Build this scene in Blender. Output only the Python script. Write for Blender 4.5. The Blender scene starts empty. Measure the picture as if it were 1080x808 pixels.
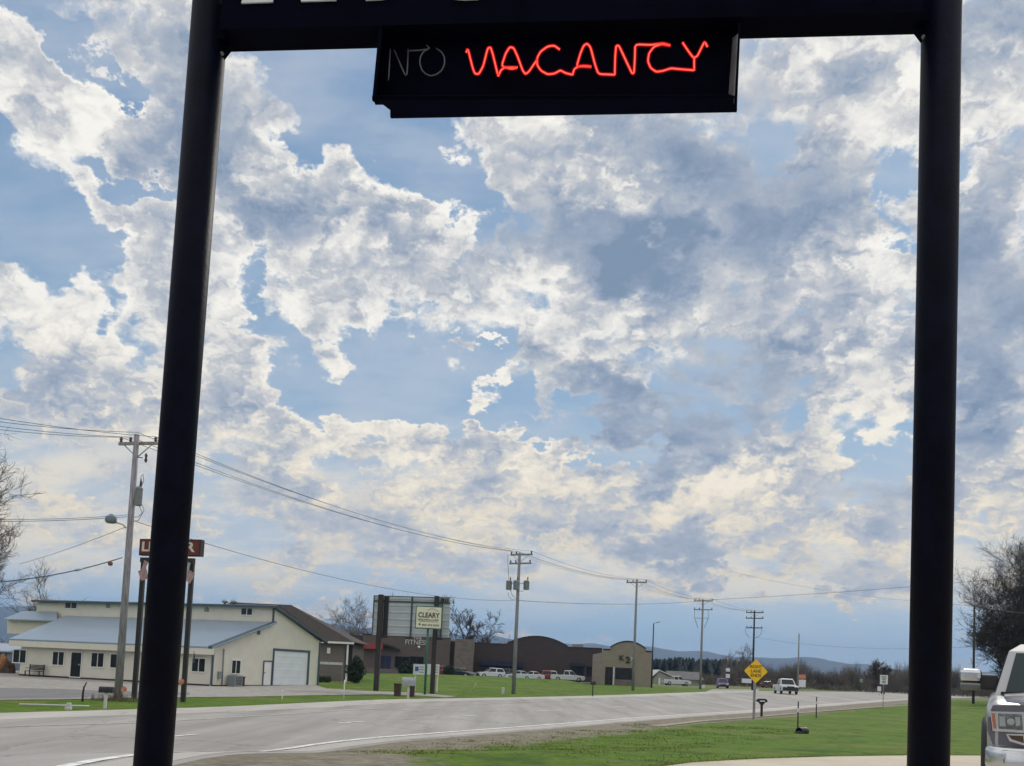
import bpy, bmesh, math, random
from mathutils import Vector, Matrix

R = math.radians
sc = bpy.context.scene
col = sc.collection

# ------------------------------------------------------------------ camera
F = 1040.0                       # focal length in photo pixels (photo 1080 x 808)
PITCH, ROLL = R(4.0), 0.045
CX, CY = 540.0, 708.0 - F * math.tan(PITCH)
EYE = Vector((0, 0, 2.0))
RM = Matrix.Rotation(R(90) + PITCH, 3, 'X') @ Matrix.Rotation(ROLL, 3, 'Z')
cam_d = bpy.data.cameras.new('camera')
cam = bpy.data.objects.new('camera', cam_d)
col.objects.link(cam)
cam.matrix_world = Matrix.Translation(EYE) @ RM.to_4x4()
cam_d.sensor_width = 36
cam_d.lens = F * 36 / 1080
cam_d.shift_y = (CY - 404) / 1080
cam_d.clip_start = .05
cam_d.clip_end = 60000
sc.camera = cam

def ray(px, py):
    return (RM @ Vector(((px - CX) / F, (CY - py) / F, -1))).normalized()

def at(px, py, Y):
    d = ray(px, py)
    return EYE + d * (Y / d.y)

# ------------------------------------------------------------------ exposure
sc.view_settings.view_transform = 'Standard'
sc.view_settings.look = 'None'
sc.view_settings.exposure = 0
sc.view_settings.gamma = 1
sc.cycles.use_denoising = True
sc.cycles.max_bounces = 6
sc.cycles.volume_bounces = 0

# ------------------------------------------------------------------ sun + sky
SUN_AZ, SUN_EL = R(28), R(33)
sl = bpy.data.lights.new('sun', 'SUN')
sl.energy = 1.5
sl.angle = R(14)
sl.color = (1, .95, .86)
so = bpy.data.objects.new('sun', sl)
col.objects.link(so)
sd = Vector((math.sin(SUN_AZ) * math.cos(SUN_EL), math.cos(SUN_AZ) * math.cos(SUN_EL), math.sin(SUN_EL)))
so.rotation_euler = sd.to_track_quat('Z', 'Y').to_euler()

world = bpy.data.worlds.new('World')
sc.world = world
world.use_nodes = True
world.cycles.sampling_method = 'MANUAL'
world.cycles.sample_map_resolution = 512

class NT:
    def __init__(s, tree):
        s.t = tree
        s.n, s.l = tree.nodes, tree.links
    def new(s, typ, **kw):
        n = s.n.new(typ)
        for k, v in kw.items():
            setattr(n, k, v)
        return n
    def put(s, sock, v):
        if isinstance(v, bpy.types.NodeSocket):
            s.l.new(v, sock)
        else:
            sock.default_value = v
    def math(s, op, a, b=None, c=None, clamp=False):
        n = s.new('ShaderNodeMath', operation=op, use_clamp=clamp)
        s.put(n.inputs[0], a)
        if b is not None: s.put(n.inputs[1], b)
        if c is not None: s.put(n.inputs[2], c)
        return n.outputs[0]
    def vmath(s, op, a, b=None, c=None):
        n = s.new('ShaderNodeVectorMath', operation=op)
        s.put(n.inputs[0], a)
        if b is not None: s.put(n.inputs[1], b)
        if c is not None: s.put(n.inputs[2], c)
        return n.outputs[1] if op in ('LENGTH', 'DOT_PRODUCT', 'DISTANCE') else n.outputs[0]
    def noise(s, vec, scale, detail=4, rough=.55, color=False, dim='3D', dist=0, lac=2):
        n = s.new('ShaderNodeTexNoise', noise_dimensions=dim)
        s.put(n.inputs['Vector'], vec)
        n.inputs['Scale'].default_value = scale
        n.inputs['Detail'].default_value = detail
        n.inputs['Roughness'].default_value = rough
        n.inputs['Lacunarity'].default_value = lac
        n.inputs['Distortion'].default_value = dist
        return n.outputs[1] if color else n.outputs[0]
    def step(s, v, a, b, lo=0, hi=1, typ='SMOOTHSTEP'):
        n = s.new('ShaderNodeMapRange', interpolation_type=typ)
        s.put(n.inputs[0], v)
        for i, q in enumerate((a, b, lo, hi)):
            s.put(n.inputs[i + 1], q)
        return n.outputs[0]
    def mix(s, f, a, b, typ='MIX'):
        n = s.new('ShaderNodeMix', data_type='RGBA', blend_type=typ)
        s.put(n.inputs[0], f)
        s.put(n.inputs[6], a)
        s.put(n.inputs[7], b)
        return n.outputs[2]
    def ramp(s, f, stops, interp='LINEAR'):
        n = s.new('ShaderNodeValToRGB')
        s.put(n.inputs[0], f)
        cr = n.color_ramp
        cr.interpolation = interp
        while len(cr.elements) < len(stops):
            cr.elements.new(.5)
        for e, (p, c) in zip(cr.elements, stops):
            e.position = p
            e.color = (*c, 1)
        return n.outputs[0]

def build_sky():
    w = NT(world.node_tree)
    w.n.clear()
    out = w.new('ShaderNodeOutputWorld')
    bg = w.new('ShaderNodeBackground')
    STR = .1
    bg.inputs[1].default_value = STR
    w.l.new(bg.outputs[0], out.inputs[0])
    tc = w.new('ShaderNodeTexCoord')
    d = w.vmath('NORMALIZE', tc.outputs['Generated'])
    sx = w.new('ShaderNodeSeparateXYZ')
    w.l.new(d, sx.inputs[0])
    X, Y, Z = sx.outputs
    az = w.math('MULTIPLY', w.math('ARCTAN2', X, Y), 57.29578)
    el = w.math('MULTIPLY', w.math('ARCSINE', Z), 57.29578)
    cz = w.new('ShaderNodeCombineXYZ')
    w.l.new(az, cz.inputs[0]); w.l.new(el, cz.inputs[1])
    # cloud layer coordinates: a flat deck seen in perspective, so puffs flatten towards the horizon
    inv = w.math('DIVIDE', 1.0, w.math('ADD', w.math('MAXIMUM', Z, 0), .5))
    cp = w.new('ShaderNodeCombineXYZ')
    w.l.new(w.math('MULTIPLY', X, inv), cp.inputs[0])
    w.l.new(w.math('MULTIPLY', Y, inv), cp.inputs[1])
    w.l.new(w.math('MULTIPLY', Z, .6), cp.inputs[2])
    P = cp.outputs[0]
    # warp the blob coordinates so every outline is ragged
    wn = w.noise(P, 5.0, 2, .5, color=True, dim='2D')
    wv = w.vmath('MULTIPLY_ADD', w.vmath('SUBTRACT', wn, (.5, .5, .5)), (9, 7, 0), cz.outputs[0])
    wn2 = w.noise(P, 22, 6, .62, color=True, dim='2D')
    wv = w.vmath('MULTIPLY_ADD', w.vmath('SUBTRACT', wn2, (.5, .5, .5)), (6, 5, 0), wv)
    acc = None
    for (px, py, rx, ry, rot, a, b) in SKY:
        dr = ray(px, py)
        A = math.degrees(math.atan2(dr.x, dr.y)); E = math.degrees(math.asin(dr.z))
        k = .0545
        g = w.new('ShaderNodeTexGradient', gradient_type='SPHERICAL')
        m = w.new('ShaderNodeMapping', vector_type='TEXTURE')
        # (chained to the running sum so that the shader is evaluated one cloud at a time)
        w.l.new(wv if acc is None else w.vmath('MULTIPLY_ADD', acc, (1e-6, 1e-6, 0), wv), m.inputs[0])
        m.inputs[1].default_value = (A, E, 0)
        m.inputs[2].default_value = (0, 0, -R(rot) - .045)
        m.inputs[3].default_value = (rx * k * 1.45, ry * k * 1.45, 1000)
        w.l.new(m.outputs[0], g.inputs[0])
        f = w.step(g.outputs[1], 0, .75)
        acc = w.vmath('MULTIPLY_ADD', f, (a, b, 0), acc if acc is not None else (.67, .555, 0))
    sa = w.new('ShaderNodeSeparateXYZ')
    w.l.new(acc, sa.inputs[0])
    C, B = sa.outputs[0], sa.outputs[1]
    n1 = w.noise(P, 7.6, 11, .58, dim='2D')
    nb = w.noise(P, 7.6, 4.0, .55, dim='2D')
    off = w.vmath('ADD', P, (.010, .013, .013))
    nb2 = w.noise(off, 7.6, 4.0, .55, dim='2D')
    # cauliflower puffs
    def puff(vec):
        v = w.new('ShaderNodeTexVoronoi', feature='SMOOTH_F1', voronoi_dimensions='2D')
        w.l.new(vec, v.inputs['Vector'])
        v.inputs['Scale'].default_value = 12
        v.inputs['Detail'].default_value = 3
        v.inputs['Roughness'].default_value = .55
        v.inputs['Smoothness'].default_value = .5
        return v.outputs['Distance']
    pw = w.vmath('MULTIPLY_ADD', w.vmath('SUBTRACT', wn2, (.5, .5, .5)), (.10, .10, .10), P)
    pv = w.math('SUBTRACT', .42, puff(pw))
    pv2 = w.math('SUBTRACT', .42, puff(w.vmath('ADD', pw, (.008, .010, .010))))
    relief = w.math('ADD', w.math('MULTIPLY', w.math('SUBTRACT', nb, nb2), 1.5), w.math('MULTIPLY', w.math('SUBTRACT', pv, pv2), .55))
    dens = w.math('ADD', C, w.math('MULTIPLY', w.math('SUBTRACT', n1, .5), 2.3))
    dens = w.math('ADD', dens, w.math('MULTIPLY', pv, .42))
    alpha = w.step(dens, .22, .70)
    thick = w.step(dens, .42, 1.5)
    patch = w.step(w.noise(w.vmath('ADD', P, (3.7, 1.3, .4)), 12.0, 9, .62, dim='2D'), .50, .64)
    det = w.math('ADD', relief, w.math('MULTIPLY', patch, .15))
    det = w.math('ADD', det, w.math('MULTIPLY', pv, .18))
    B = w.math('SMOOTH_MAX', B, .16, .12)
    det = w.math('MULTIPLY', det, w.step(B, .22, .58, .50, 1.05))      # smooth grey bellies, crisp lit tops
    bri = w.math('ADD', B, det)
    bri = w.math('ADD', bri, w.math('MULTIPLY', w.math('SUBTRACT', .55, thick), .46))
    cc = w.ramp(bri, [(0, (.22, .30, .42)), (.22, (.31, .38, .50)), (.42, (.43, .48, .56)), (.60, (.60, .615, .64)), (.78, (.84, .825, .79)), (1, (1.0, .97, .90))])
    warm = w.step(el, 2, 21, 1, 0)
    cc = w.mix(w.math('MULTIPLY', w.step(el, 3, 14, 1, 0), .35), cc, (.80, .77, .72, 1))
    cc = w.mix(w.math('MULTIPLY', warm, w.step(bri, .45, .85)), cc, w.mix(1.0, cc, (1.07, .94, .72, 1), 'MULTIPLY'))
    sky = w.new('ShaderNodeTexSky', sky_type='NISHITA')
    sky.sun_disc = False
    sky.sun_elevation = SUN_EL
    sky.sun_rotation = SUN_AZ
    sky.air_density = 1.0
    sky.dust_density = .6
    sky.ozone_density = 2.0
    blue = w.mix(1.0, sky.outputs[0], (.36, .50, .60, 1), 'MULTIPLY')
    lowb = w.ramp(w.math('DIVIDE', el, 40), [(0, (.50, .68, .86)), (.08, (.48, .66, .84)), (.22, (.40, .57, .74)), (.5, (.30, .46, .66)), (.8, (.22, .37, .60)), (1, (.19, .34, .58))])
    lowb = w.mix(1.0, lowb, (1 / STR,) * 3 + (1,), 'MULTIPLY')
    blue = w.mix(.75, blue, lowb)
    ccs = w.mix(1.0, cc, (1 / STR,) * 3 + (1,), 'MULTIPLY')
    # thin high veil everywhere, thickening into a pale sheet low down, clearing again at the horizon
    wisp = w.noise(w.vmath('MULTIPLY', P, (1, 2.2, 1)), 3.2, 8, .62, dim='2D')
    veil = w.step(wisp, .34, .70, .06, .50)
    low = w.math('MULTIPLY', w.step(el, 2.0, 5.5), w.step(el, 9, 16, 1, 0))
    veil = w.math('MAXIMUM', veil, w.math('MULTIPLY', low, w.step(wisp, .30, .60, .45, .95)))
    veilc = w.mix(low, (6.2, 6.6, 7.2, 1), w.mix(w.step(wisp, .40, .60), (6.7, 6.9, 7.1, 1), (9.2, 8.4, 6.9, 1)))
    blue = w.mix(veil, blue, veilc)
    final = w.mix(alpha, blue, ccs)
    # unseen sky overhead and behind the camera, made brighter to add fill light
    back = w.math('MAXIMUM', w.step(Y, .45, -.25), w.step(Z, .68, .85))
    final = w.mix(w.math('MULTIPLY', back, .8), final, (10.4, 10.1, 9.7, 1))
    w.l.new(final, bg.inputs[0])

# (photo x, y, radius x, radius y, tilt deg, cover, brightness)
SKY = [
    # blue gaps
    (78, 48, 42, 16, 5, -.9, 0), (8, 155, 45, 22, 25, -.6, 0), (150, 212, 55, 14, 0, -.6, 0), (25, 245, 75, 42, 10, -.9, 0),
    (112, 278, 30, 12, -20, -.5, 0), (300, 105, 60, 60, 40, -.55, 0), (360, 80, 80, 45, 25, -.75, 0), (300, 150, 24, 20, 30, -.6, 0),
    (445, 168, 100, 48, 25, -1.0, 0), (500, 200, 55, 26, 40, -.6, 0), (105, 335, 20, 32, -10, -.6, 0), (30, 310, 40, 22, 0, -.4, 0),
    (272, 300, 16, 60, 5, -.45, 0), (300, 360, 30, 45, 10, -.6, 0), (420, 405, 130, 44, -6, -1.0, 0), (330, 415, 70, 26, 0, -.6, 0),
    (490, 345, 50, 26, 20, -.5, 0), (540, 440, 120, 20, 8, -.7, 0), (560, 310, 22, 22, 0, -.3, 0),
    (945, 190, 24, 30, 0, -.6, 0), (1020, 190, 24, 14, 30, -.6, 0), (940, 265, 26, 14, 0, -.5, 0),
    (640, 455, 70, 24, 10, -.5, 0), (780, 420, 66, 50, 0, -.25, -.12), (900, 520, 66, 52, 0, -.3, -.08),
    (800, 660, 420, 44, 0, -.7, 0), (420, 625, 140, 34, 5, -.45, 0), (90, 610, 140, 34, 0, -.4, 0), (60, 480, 110, 46, 0, -.3, -.12), (1050, 640, 60, 60, 0, -.5, 0),
    # grey cloud bellies
    (605, 250, 95, 36, 8, .4, -.30), (800, 255, 150, 120, 0, .30, -.20), (790, 150, 130, 80, 0, .25, -.14), (700, 150, 90, 40, 10, .35, -.16),
    (690, 290, 70, 30, 20, .4, -.25), (800, 420, 90, 70, 0, .2, -.22), (690, 455, 66, 44, 0, .3, -.30), (900, 535, 80, 66, 0, .2, -.22),
    (720, 578, 70, 30, 5, .4, -.25), (1045, 330, 60, 130, 0, .5, -.26), (1040, 40, 60, 40, 0, .5, -.1), (1045, 450, 60, 60, 0, .3, -.15),
    (180, 50, 100, 46, 0, .5, -.18), (245, 190, 70, 50, 10, .4, -.10), (330, 240, 90, 40, 0, .4, -.16), (440, 250, 60, 22, 5, .4, -.2),
    (170, 150, 60, 40, 0, .4, -.08), (60, 400, 60, 30, 0, .2, -.1), (560, 380, 40, 30, 0, .4, -.18), (640, 420, 60, 26, 0, .3, -.2),
    (260, 540, 200, 40, 8, .2, -.14), (560, 600, 200, 40, 3, .2, -.10), (880, 610, 120, 26, 0, .25, -.02),
    # white and cream cloud
    (40, 90, 60, 50, 0, .5, .22), (120, 130, 80, 40, 0, .5, .2), (60, 190, 90, 26, 25, .6, .18), (150, 260, 110, 26, -12, .5, .2),
    (60, 350, 80, 40, 20, .5, .2), (150, 330, 60, 60, 0, .5, .16), (110, 420, 130, 24, 5, .4, .18),
    (260, 130, 50, 60, 0, .5, .2), (345, 195, 62, 52, 0, .7, .24), (460, 215, 66, 34, 25, .6, .22), (420, 285, 90, 60, 10, .55, .12), (500, 260, 28, 46, 0, .4, .2),
    (350, 340, 60, 46, 30, .6, .2), (250, 380, 60, 60, 0, .5, .18), (230, 320, 30, 60, 0, .4, .18),
    (560, 145, 60, 40, 0, .5, .14), (610, 195, 66, 30, 10, .7, .26), (655, 215, 34, 22, 20, .5, .26), (500, 150, 18, 26, 0, .4, .2),
    (600, 355, 66, 40, 0, .7, .26), (590, 300, 44, 18, 0, .5, .22), (510, 410, 20, 32, 20, .9, .24), (494, 354, 14, 8, 0, .9, .2), (500, 446, 36, 7, 5, .9, .2),
    (720, 325, 60, 34, 10, .5, .3), (850, 370, 80, 26, 18, .5, .34), (880, 120, 34, 26, 20, .6, .3), (850, 155, 22, 14, -20, .6, .26), (900, 60, 90, 40, 0, .5, .16),
    (1045, 90, 60, 40, 0, .5, .3), (935, 95, 40, 60, 0, .5, .28), (930, 300, 60, 30, 0, .5, .34), (880, 260, 50, 50, 0, .4, .22), (1025, 215, 26, 30, 0, .8, .34),
    (940, 430, 30, 18, 0, .5, .3), (850, 440, 20, 60, 0, .5, .36), (1050, 430, 40, 20, -20, .4, .26),
    (330, 450, 130, 26, 5, .5, .18), (480, 480, 170, 34, 8, .5, .20), (650, 510, 150, 40, 10, .45, .22), (780, 490, 100, 34, -20, .5, .32), (820, 540, 90, 30, 20, .5, .26),
    (600, 560, 220, 26, 5, .3, .10), (1050, 520, 50, 24, -30, .5, .30), (900, 560, 60, 14, 15, .4, .26), (760, 600, 80, 10, 5, .4, .2), (60, 535, 90, 12, 0, .4, .12),
]
build_sky()

# ------------------------------------------------------------------ helpers
def sstep(a, b, x):
    t = max(0.0, min(1.0, (x - a) / (b - a)))
    return t * t * (3 - 2 * t)

LOT0 = Vector((3.2, 17.3)); LOTN = Vector((-.581, .814))
def gz(x, y):
    """terrain height"""
    s = (x - LOT0.x) * LOTN.x + (y - LOT0.y) * LOTN.y
    lot = .62 * (1 - sstep(.6, 9.5, s))
    rise = .8 * sstep(62, 128, y) * sstep(-36, -6, x)
    mound = .38 * math.exp(-((y - 131) / 4.5) ** 2) * sstep(-30, -22, x) * (1 - sstep(7, 11, x))
    return lot + rise + mound

def ground(px, py, ymax=420):
    d = ray(px, py)
    prev = 3.0
    y = 3.0
    while y < ymax:
        p = EYE + d * (y / d.y)
        if p.z <= gz(p.x, p.y):
            lo, hi = prev, y
            for _ in range(24):
                m = (lo + hi) / 2
                q = EYE + d * (m / d.y)
                if q.z <= gz(q.x, q.y): hi = m
                else: lo = m
            q = EYE + d * (hi / d.y)
            return Vector((q.x, q.y, gz(q.x, q.y)))
        prev = y
        y *= 1.01
    q = EYE + d * (ymax / d.y)
    return Vector((q.x, q.y, gz(q.x, q.y)))

def foot(px, Y, py=725):
    """point of the terrain under photo column px (near row py) at forward distance Y"""
    q = at(px, py, Y)
    return Vector((q.x, Y, gz(q.x, Y)))

def zat(px, py, Y):
    return at(px, py, Y).z

ORIG = {}
def empty(name, loc, rz=0):
    o = bpy.data.objects.new(name, None)
    o.location = loc
    o.rotation_euler = (0, 0, rz)
    o.empty_display_size = .2
    col.objects.link(o)
    ORIG[o.name] = Vector(loc)
    return o

def tag(o, label=None, cat=None, group=None, kind=None):
    if label: o['label'] = label
    if cat: o['category'] = cat
    if group: o['group'] = group
    if kind: o['kind'] = kind
    return o

def thing(name, label, cat, loc, rz=0, group=None):
    return tag(empty(name, loc, rz), label, cat, group)

def copy_tree(o, parent=None):
    c = o.copy()
    col.objects.link(c)
    c.parent = parent
    for ch in [k for k in bpy.data.objects if k.parent == o]:
        copy_tree(ch, c)
    return c

class MB:
    def __init__(s):
        s.v, s.f, s.m, s.sm = [], [], [], []
        s.mi = 0
        s.smooth = False
    def add(s, vs, fs):
        b = len(s.v)
        s.v += [Vector(q) for q in vs]
        for f in fs:
            s.f.append([b + i for i in f])
            s.m.append(s.mi)
            s.sm.append(s.smooth)
        return s
    def box(s, c, size, M=None, ch=0):
        x, y, z = (k / 2 for k in size)
        c = Vector(c)
        if ch:
            bm = bmesh.new()
            bmesh.ops.create_cube(bm, size=1)
            for v in bm.verts: v.co = Vector((v.co.x * size[0], v.co.y * size[1], v.co.z * size[2]))
            bmesh.ops.bevel(bm, geom=bm.edges[:], offset=ch, segments=2, affect='EDGES', profile=.5)
            bm.verts.index_update()
            vs = [v.co.copy() for v in bm.verts]
            fs = [[v.index for v in f.verts] for f in bm.faces]
            bm.free()
        else:
            vs = [Vector((a * x, b * y, d * z)) for a in (-1, 1) for b in (-1, 1) for d in (-1, 1)]
            fs = [(0, 1, 3, 2), (4, 6, 7, 5), (0, 4, 5, 1), (2, 3, 7, 6), (0, 2, 6, 4), (1, 5, 7, 3)]
        if M is not None: vs = [M @ v for v in vs]
        return s.add([v + c for v in vs], fs)
    def prism(s, poly, ext):
        """polygon (3D points) swept along vector ext"""
        n = len(poly)
        ext = Vector(ext)
        a = [Vector(p) for p in poly]
        b = [p + ext for p in a]
        fs = [list(range(n))[::-1], list(range(n, 2 * n))]
        fs += [(i, (i + 1) % n, n + (i + 1) % n, n + i) for i in range(n)]
        return s.add(a + b, fs)
    def tube(s, pts, rads, n=8, cap=True):
        pts = [Vector(p) for p in pts]
        if not isinstance(rads, (list, tuple)): rads = [rads] * len(pts)
        vs, fs = [], []
        ref = None
        for i, p in enumerate(pts):
            t = (pts[min(i + 1, len(pts) - 1)] - pts[max(i - 1, 0)])
            if t.length < 1e-9: t = Vector((0, 0, 1))
            t.normalize()
            if ref is None:
                ref = Vector((1, 0, 0)) if abs(t.x) < .8 else Vector((0, 1, 0))
            u = (ref - t * ref.dot(t))
            if u.length < 1e-6: u = t.orthogonal()
            u.normalize()
            ref = u
            w = t.cross(u)
            for k in range(n):
                a = 2 * math.pi * k / n
                vs.append(p + (u * math.cos(a) + w * math.sin(a)) * rads[i])
        for i in range(len(pts) - 1):
            for k in range(n):
                fs.append((i * n + k, i * n + (k + 1) % n, (i + 1) * n + (k + 1) % n, (i + 1) * n + k))
        if cap:
            fs.append(list(range(n))[::-1])
            fs.append([(len(pts) - 1) * n + k for k in range(n)])
        sm, s.smooth = s.smooth, True
        s.add(vs, fs)
        s.smooth = sm
        return s
    def lathe(s, c, prof, n=16, axis='Z'):
        vs, fs = [], []
        for r, h in prof:
            for k in range(n):
                a = 2 * math.pi * k / n
                q = Vector((r * math.cos(a), r * math.sin(a), h))
                if axis == 'X': q = Vector((q.z, q.x, q.y))
                if axis == 'Y': q = Vector((q.x, q.z, q.y))
                vs.append(q + Vector(c))
        for i in range(len(prof) - 1):
            for k in range(n):
                fs.append((i * n + k, i * n + (k + 1) % n, (i + 1) * n + (k + 1) % n, (i + 1) * n + k))
        fs.append(list(range(n))[::-1])
        fs.append([(len(prof) - 1) * n + k for k in range(n)])
        sm, s.smooth = s.smooth, True
        s.add(vs, fs)
        s.smooth = sm
        return s
    def loft(s, rings, closed=True, cap=True):
        n = len(rings[0])
        vs = [q for r in rings for q in r]
        fs = []
        for i in range(len(rings) - 1):
            for k in range(n if closed else n - 1):
                fs.append((i * n + k, i * n + (k + 1) % n, (i + 1) * n + (k + 1) % n, (i + 1) * n + k))
        if cap:
            fs.append(list(range(n))[::-1])
            fs.append([(len(rings) - 1) * n + k for k in range(n)])
        return s.add(vs, fs)
    def build(s, name, mats, parent=None, world=True):
        """world=True: the coordinates are world ones and the parent is an unrotated Empty (or a part of one)"""
        if not isinstance(mats, (list, tuple)): mats = [mats]
        me = bpy.data.meshes.new(name)
        o = Vector()
        if parent is not None and world:
            r = parent
            while r.parent is not None: r = r.parent
            o = ORIG.get(r.name, Vector())
        me.from_pydata([v - o for v in s.v], [], s.f)
        for m in mats: me.materials.append(m)
        me.polygons.foreach_set('material_index', s.m)
        me.polygons.foreach_set('use_smooth', s.sm)
        bm = bmesh.new(); bm.from_mesh(me)
        bmesh.ops.recalc_face_normals(bm, faces=bm.faces[:])
        bm.to_mesh(me); bm.free()
        me.update()
        ob = bpy.data.objects.new(name, me)
        col.objects.link(ob)
        if parent is not None: ob.parent = parent
        return ob

def structure(ob):
    ob['kind'] = 'structure'
    return ob

# ------------------------------------------------------------------ materials
MATS = {}
def mat(name, c, rough=.7, var=.12, scale=3.0, metal=0.0, bump=0.0, bscale=40.0, c2=None, spec=.5, stretch=(1, 1, 1), emit=None, estr=1.0, detail=5, coat=0):
    if name in MATS: return MATS[name]
    m = bpy.data.materials.new(name)
    m.use_nodes = True
    t = NT(m.node_tree)
    b = t.n['Principled BSDF']
    b.inputs['Roughness'].default_value = rough
    b.inputs['Metallic'].default_value = metal
    b.inputs['Specular IOR Level'].default_value = spec
    b.inputs['Coat Weight'].default_value = coat
    tc = t.new('ShaderNodeTexCoord')
    mp = t.new('ShaderNodeMapping')
    t.l.new(tc.outputs['Object'], mp.inputs[0])
    mp.inputs[3].default_value = stretch
    n = t.noise(mp.outputs[0], scale, detail, .6)
    lo = tuple(max(0, k * (1 - var)) for k in c)
    hi = tuple(k * (1 + var) for k in c) if c2 is None else c2
    t.l.new(t.ramp(n, [(.3, lo), (.7, hi)]), b.inputs['Base Color'])
    if emit:
        b.inputs['Emission Color'].default_value = (*emit, 1)
        b.inputs['Emission Strength'].default_value = estr
    if bump:
        bn = t.new('ShaderNodeBump')
        bn.inputs['Strength'].default_value = bump
        bn.inputs['Distance'].default_value = .02
        t.l.new(t.noise(mp.outputs[0], bscale, 4, .6), bn.inputs['Height'])
        t.l.new(bn.outputs[0], b.inputs['Normal'])
    MATS[name] = m
    return m

def m_ribbed(name, c, axis, period, rough=.45, depth=.02, var=.06, c2=None, metal=0):
    """sheet metal or boards with a regular rib, run along an object axis (0 x, 1 y, 2 z) or any direction vector"""
    m = mat(name, c, rough, var, 1.2, metal, c2=c2)
    t = NT(m.node_tree)
    b = t.n['Principled BSDF']
    tc = t.new('ShaderNodeTexCoord')
    v = axis if not isinstance(axis, int) else [(1, 0, 0), (0, 1, 0), (0, 0, 1)][axis]
    q = t.vmath('DOT_PRODUCT', tc.outputs['Object'], tuple(v))
    ph = t.math('PINGPONG', q, period / 2)
    h = t.step(ph, period * .30, period * .46)
    bn = t.new('ShaderNodeBump')
    bn.inputs['Strength'].default_value = 1
    bn.inputs['Distance'].default_value = depth
    t.l.new(h, bn.inputs['Height'])
    t.l.new(bn.outputs[0], b.inputs['Normal'])
    return m

def m_brick(name, c1, c2, mortar, scale=1.0, d=(1, 0)):
    m = bpy.data.materials.new(name)
    m.use_nodes = True
    t = NT(m.node_tree)
    b = t.n['Principled BSDF']
    b.inputs['Roughness'].default_value = .9
    tc = t.new('ShaderNodeTexCoord')
    u = t.vmath('DOT_PRODUCT', tc.outputs['Object'], (d[0], d[1], 0))
    s = t.new('ShaderNodeSeparateXYZ')
    t.l.new(tc.outputs['Object'], s.inputs[0])
    cb = t.new('ShaderNodeCombineXYZ')
    t.l.new(u, cb.inputs[0]); t.l.new(s.outputs[2], cb.inputs[1])
    br = t.new('ShaderNodeTexBrick')
    t.l.new(cb.outputs[0], br.inputs[0])
    br.inputs['Color1'].default_value = (*c1, 1)
    br.inputs['Color2'].default_value = (*c2, 1)
    br.inputs['Mortar'].default_value = (*mortar, 1)
    br.inputs['Scale'].default_value = scale
    br.inputs['Mortar Size'].default_value = .012
    br.inputs['Brick Width'].default_value = .4
    br.inputs['Row Height'].default_value = .2
    n = t.noise(tc.outputs['Object'], .8, 4)
    t.l.new(t.mix(t.math('MULTIPLY', n, .5), br.outputs[0], (c1[0] * .6, c1[1] * .6, c1[2] * .6, 1)), b.inputs['Base Color'])
    MATS[name] = m
    return m

M_post = mat('sign_navy_paint', (.0016, .0026, .010), .5, .4, 6, spec=.07, bump=.15, bscale=30)
def wear(m, c, lo, hi):
    t = NT(m.node_tree); b = t.n['Principled BSDF']
    tc = t.new('ShaderNodeTexCoord'); mp = t.new('ShaderNodeMapping')
    t.l.new(tc.outputs['Object'], mp.inputs[0]); mp.inputs[3].default_value = (14, 14, 2.2)
    f = t.step(t.noise(mp.outputs[0], 2.0, 8, .72), lo, hi)
    old = b.inputs['Base Color'].links[0].from_socket
    t.l.new(t.mix(f, old, (*c, 1)), b.inputs['Base Color'])
wear(M_post, (.008, .008, .010), .60, .74)
M_cab = mat('sign_cabinet_paint', (.0012, .0016, .007), .75, .4, 3, spec=.03)
M_grey_trim = mat('skylit_lining_bolt_grey', (.16, .165, .18), .7, .25, 8)  # dark inner box wall coloured lighter as if sky-lit; also plain bolt grey
M_letter = mat('white_sign_letter', (.6, .64, .66), .5, .1, 4)
M_tube_off = mat('unlit_glass_tube', (.055, .055, .06), .25, .1, 5)
M_neon = mat('lit_red_neon', (.8, .05, .05), .4, .05, 5, emit=(1, .17, .12), estr=1.9)
def m_sleeve():  # see-through glowing shell, added for a red halo round the neon core
    m = bpy.data.materials.new('red_halo_sleeve')
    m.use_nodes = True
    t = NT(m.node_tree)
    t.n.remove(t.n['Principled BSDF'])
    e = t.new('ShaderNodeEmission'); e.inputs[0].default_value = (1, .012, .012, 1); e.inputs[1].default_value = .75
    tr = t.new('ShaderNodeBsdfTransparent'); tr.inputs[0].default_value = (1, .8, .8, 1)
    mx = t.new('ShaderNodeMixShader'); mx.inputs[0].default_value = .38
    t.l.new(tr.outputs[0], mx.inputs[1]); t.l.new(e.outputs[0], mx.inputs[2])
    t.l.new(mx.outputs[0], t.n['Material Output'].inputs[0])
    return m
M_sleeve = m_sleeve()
M_wood = mat('weathered_pole_wood', (.27, .258, .285), .9, .45, 3, bump=.5, bscale=20, stretch=(6, 6, .6))
M_wood_dark = mat('dark_pole_wood', (.038, .034, .034), .9, .4, 3, stretch=(6, 6, .6))
M_wood_far = mat('grey_pole_wood', (.22, .225, .235), .9, .3, 3, stretch=(6, 6, .6))
M_steel = mat('galvanised_steel', (.33, .36, .38), .45, .2, 6, metal=.35)
M_grey_can = mat('grey_transformer_paint', (.22, .24, .26), .5, .15, 5)
M_insul = mat('brown_porcelain', (.05, .04, .04), .35, .2, 8)
M_wire = mat('black_cable', (.09, .10, .115), .6, .2, 5)
M_cream = mat('cream_metal_siding', (.68, .655, .57), .6, .05, 1.5)
M_blue_trim = mat('blue_metal_trim', (.045, .078, .108), .45, .15, 4)
M_glass = mat('dark_window_glass', (.014, .017, .022), .12, .3, 1.5, spec=.35)
M_white = mat('white_paint', (.72, .73, .73), .5, .06, 3)
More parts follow.
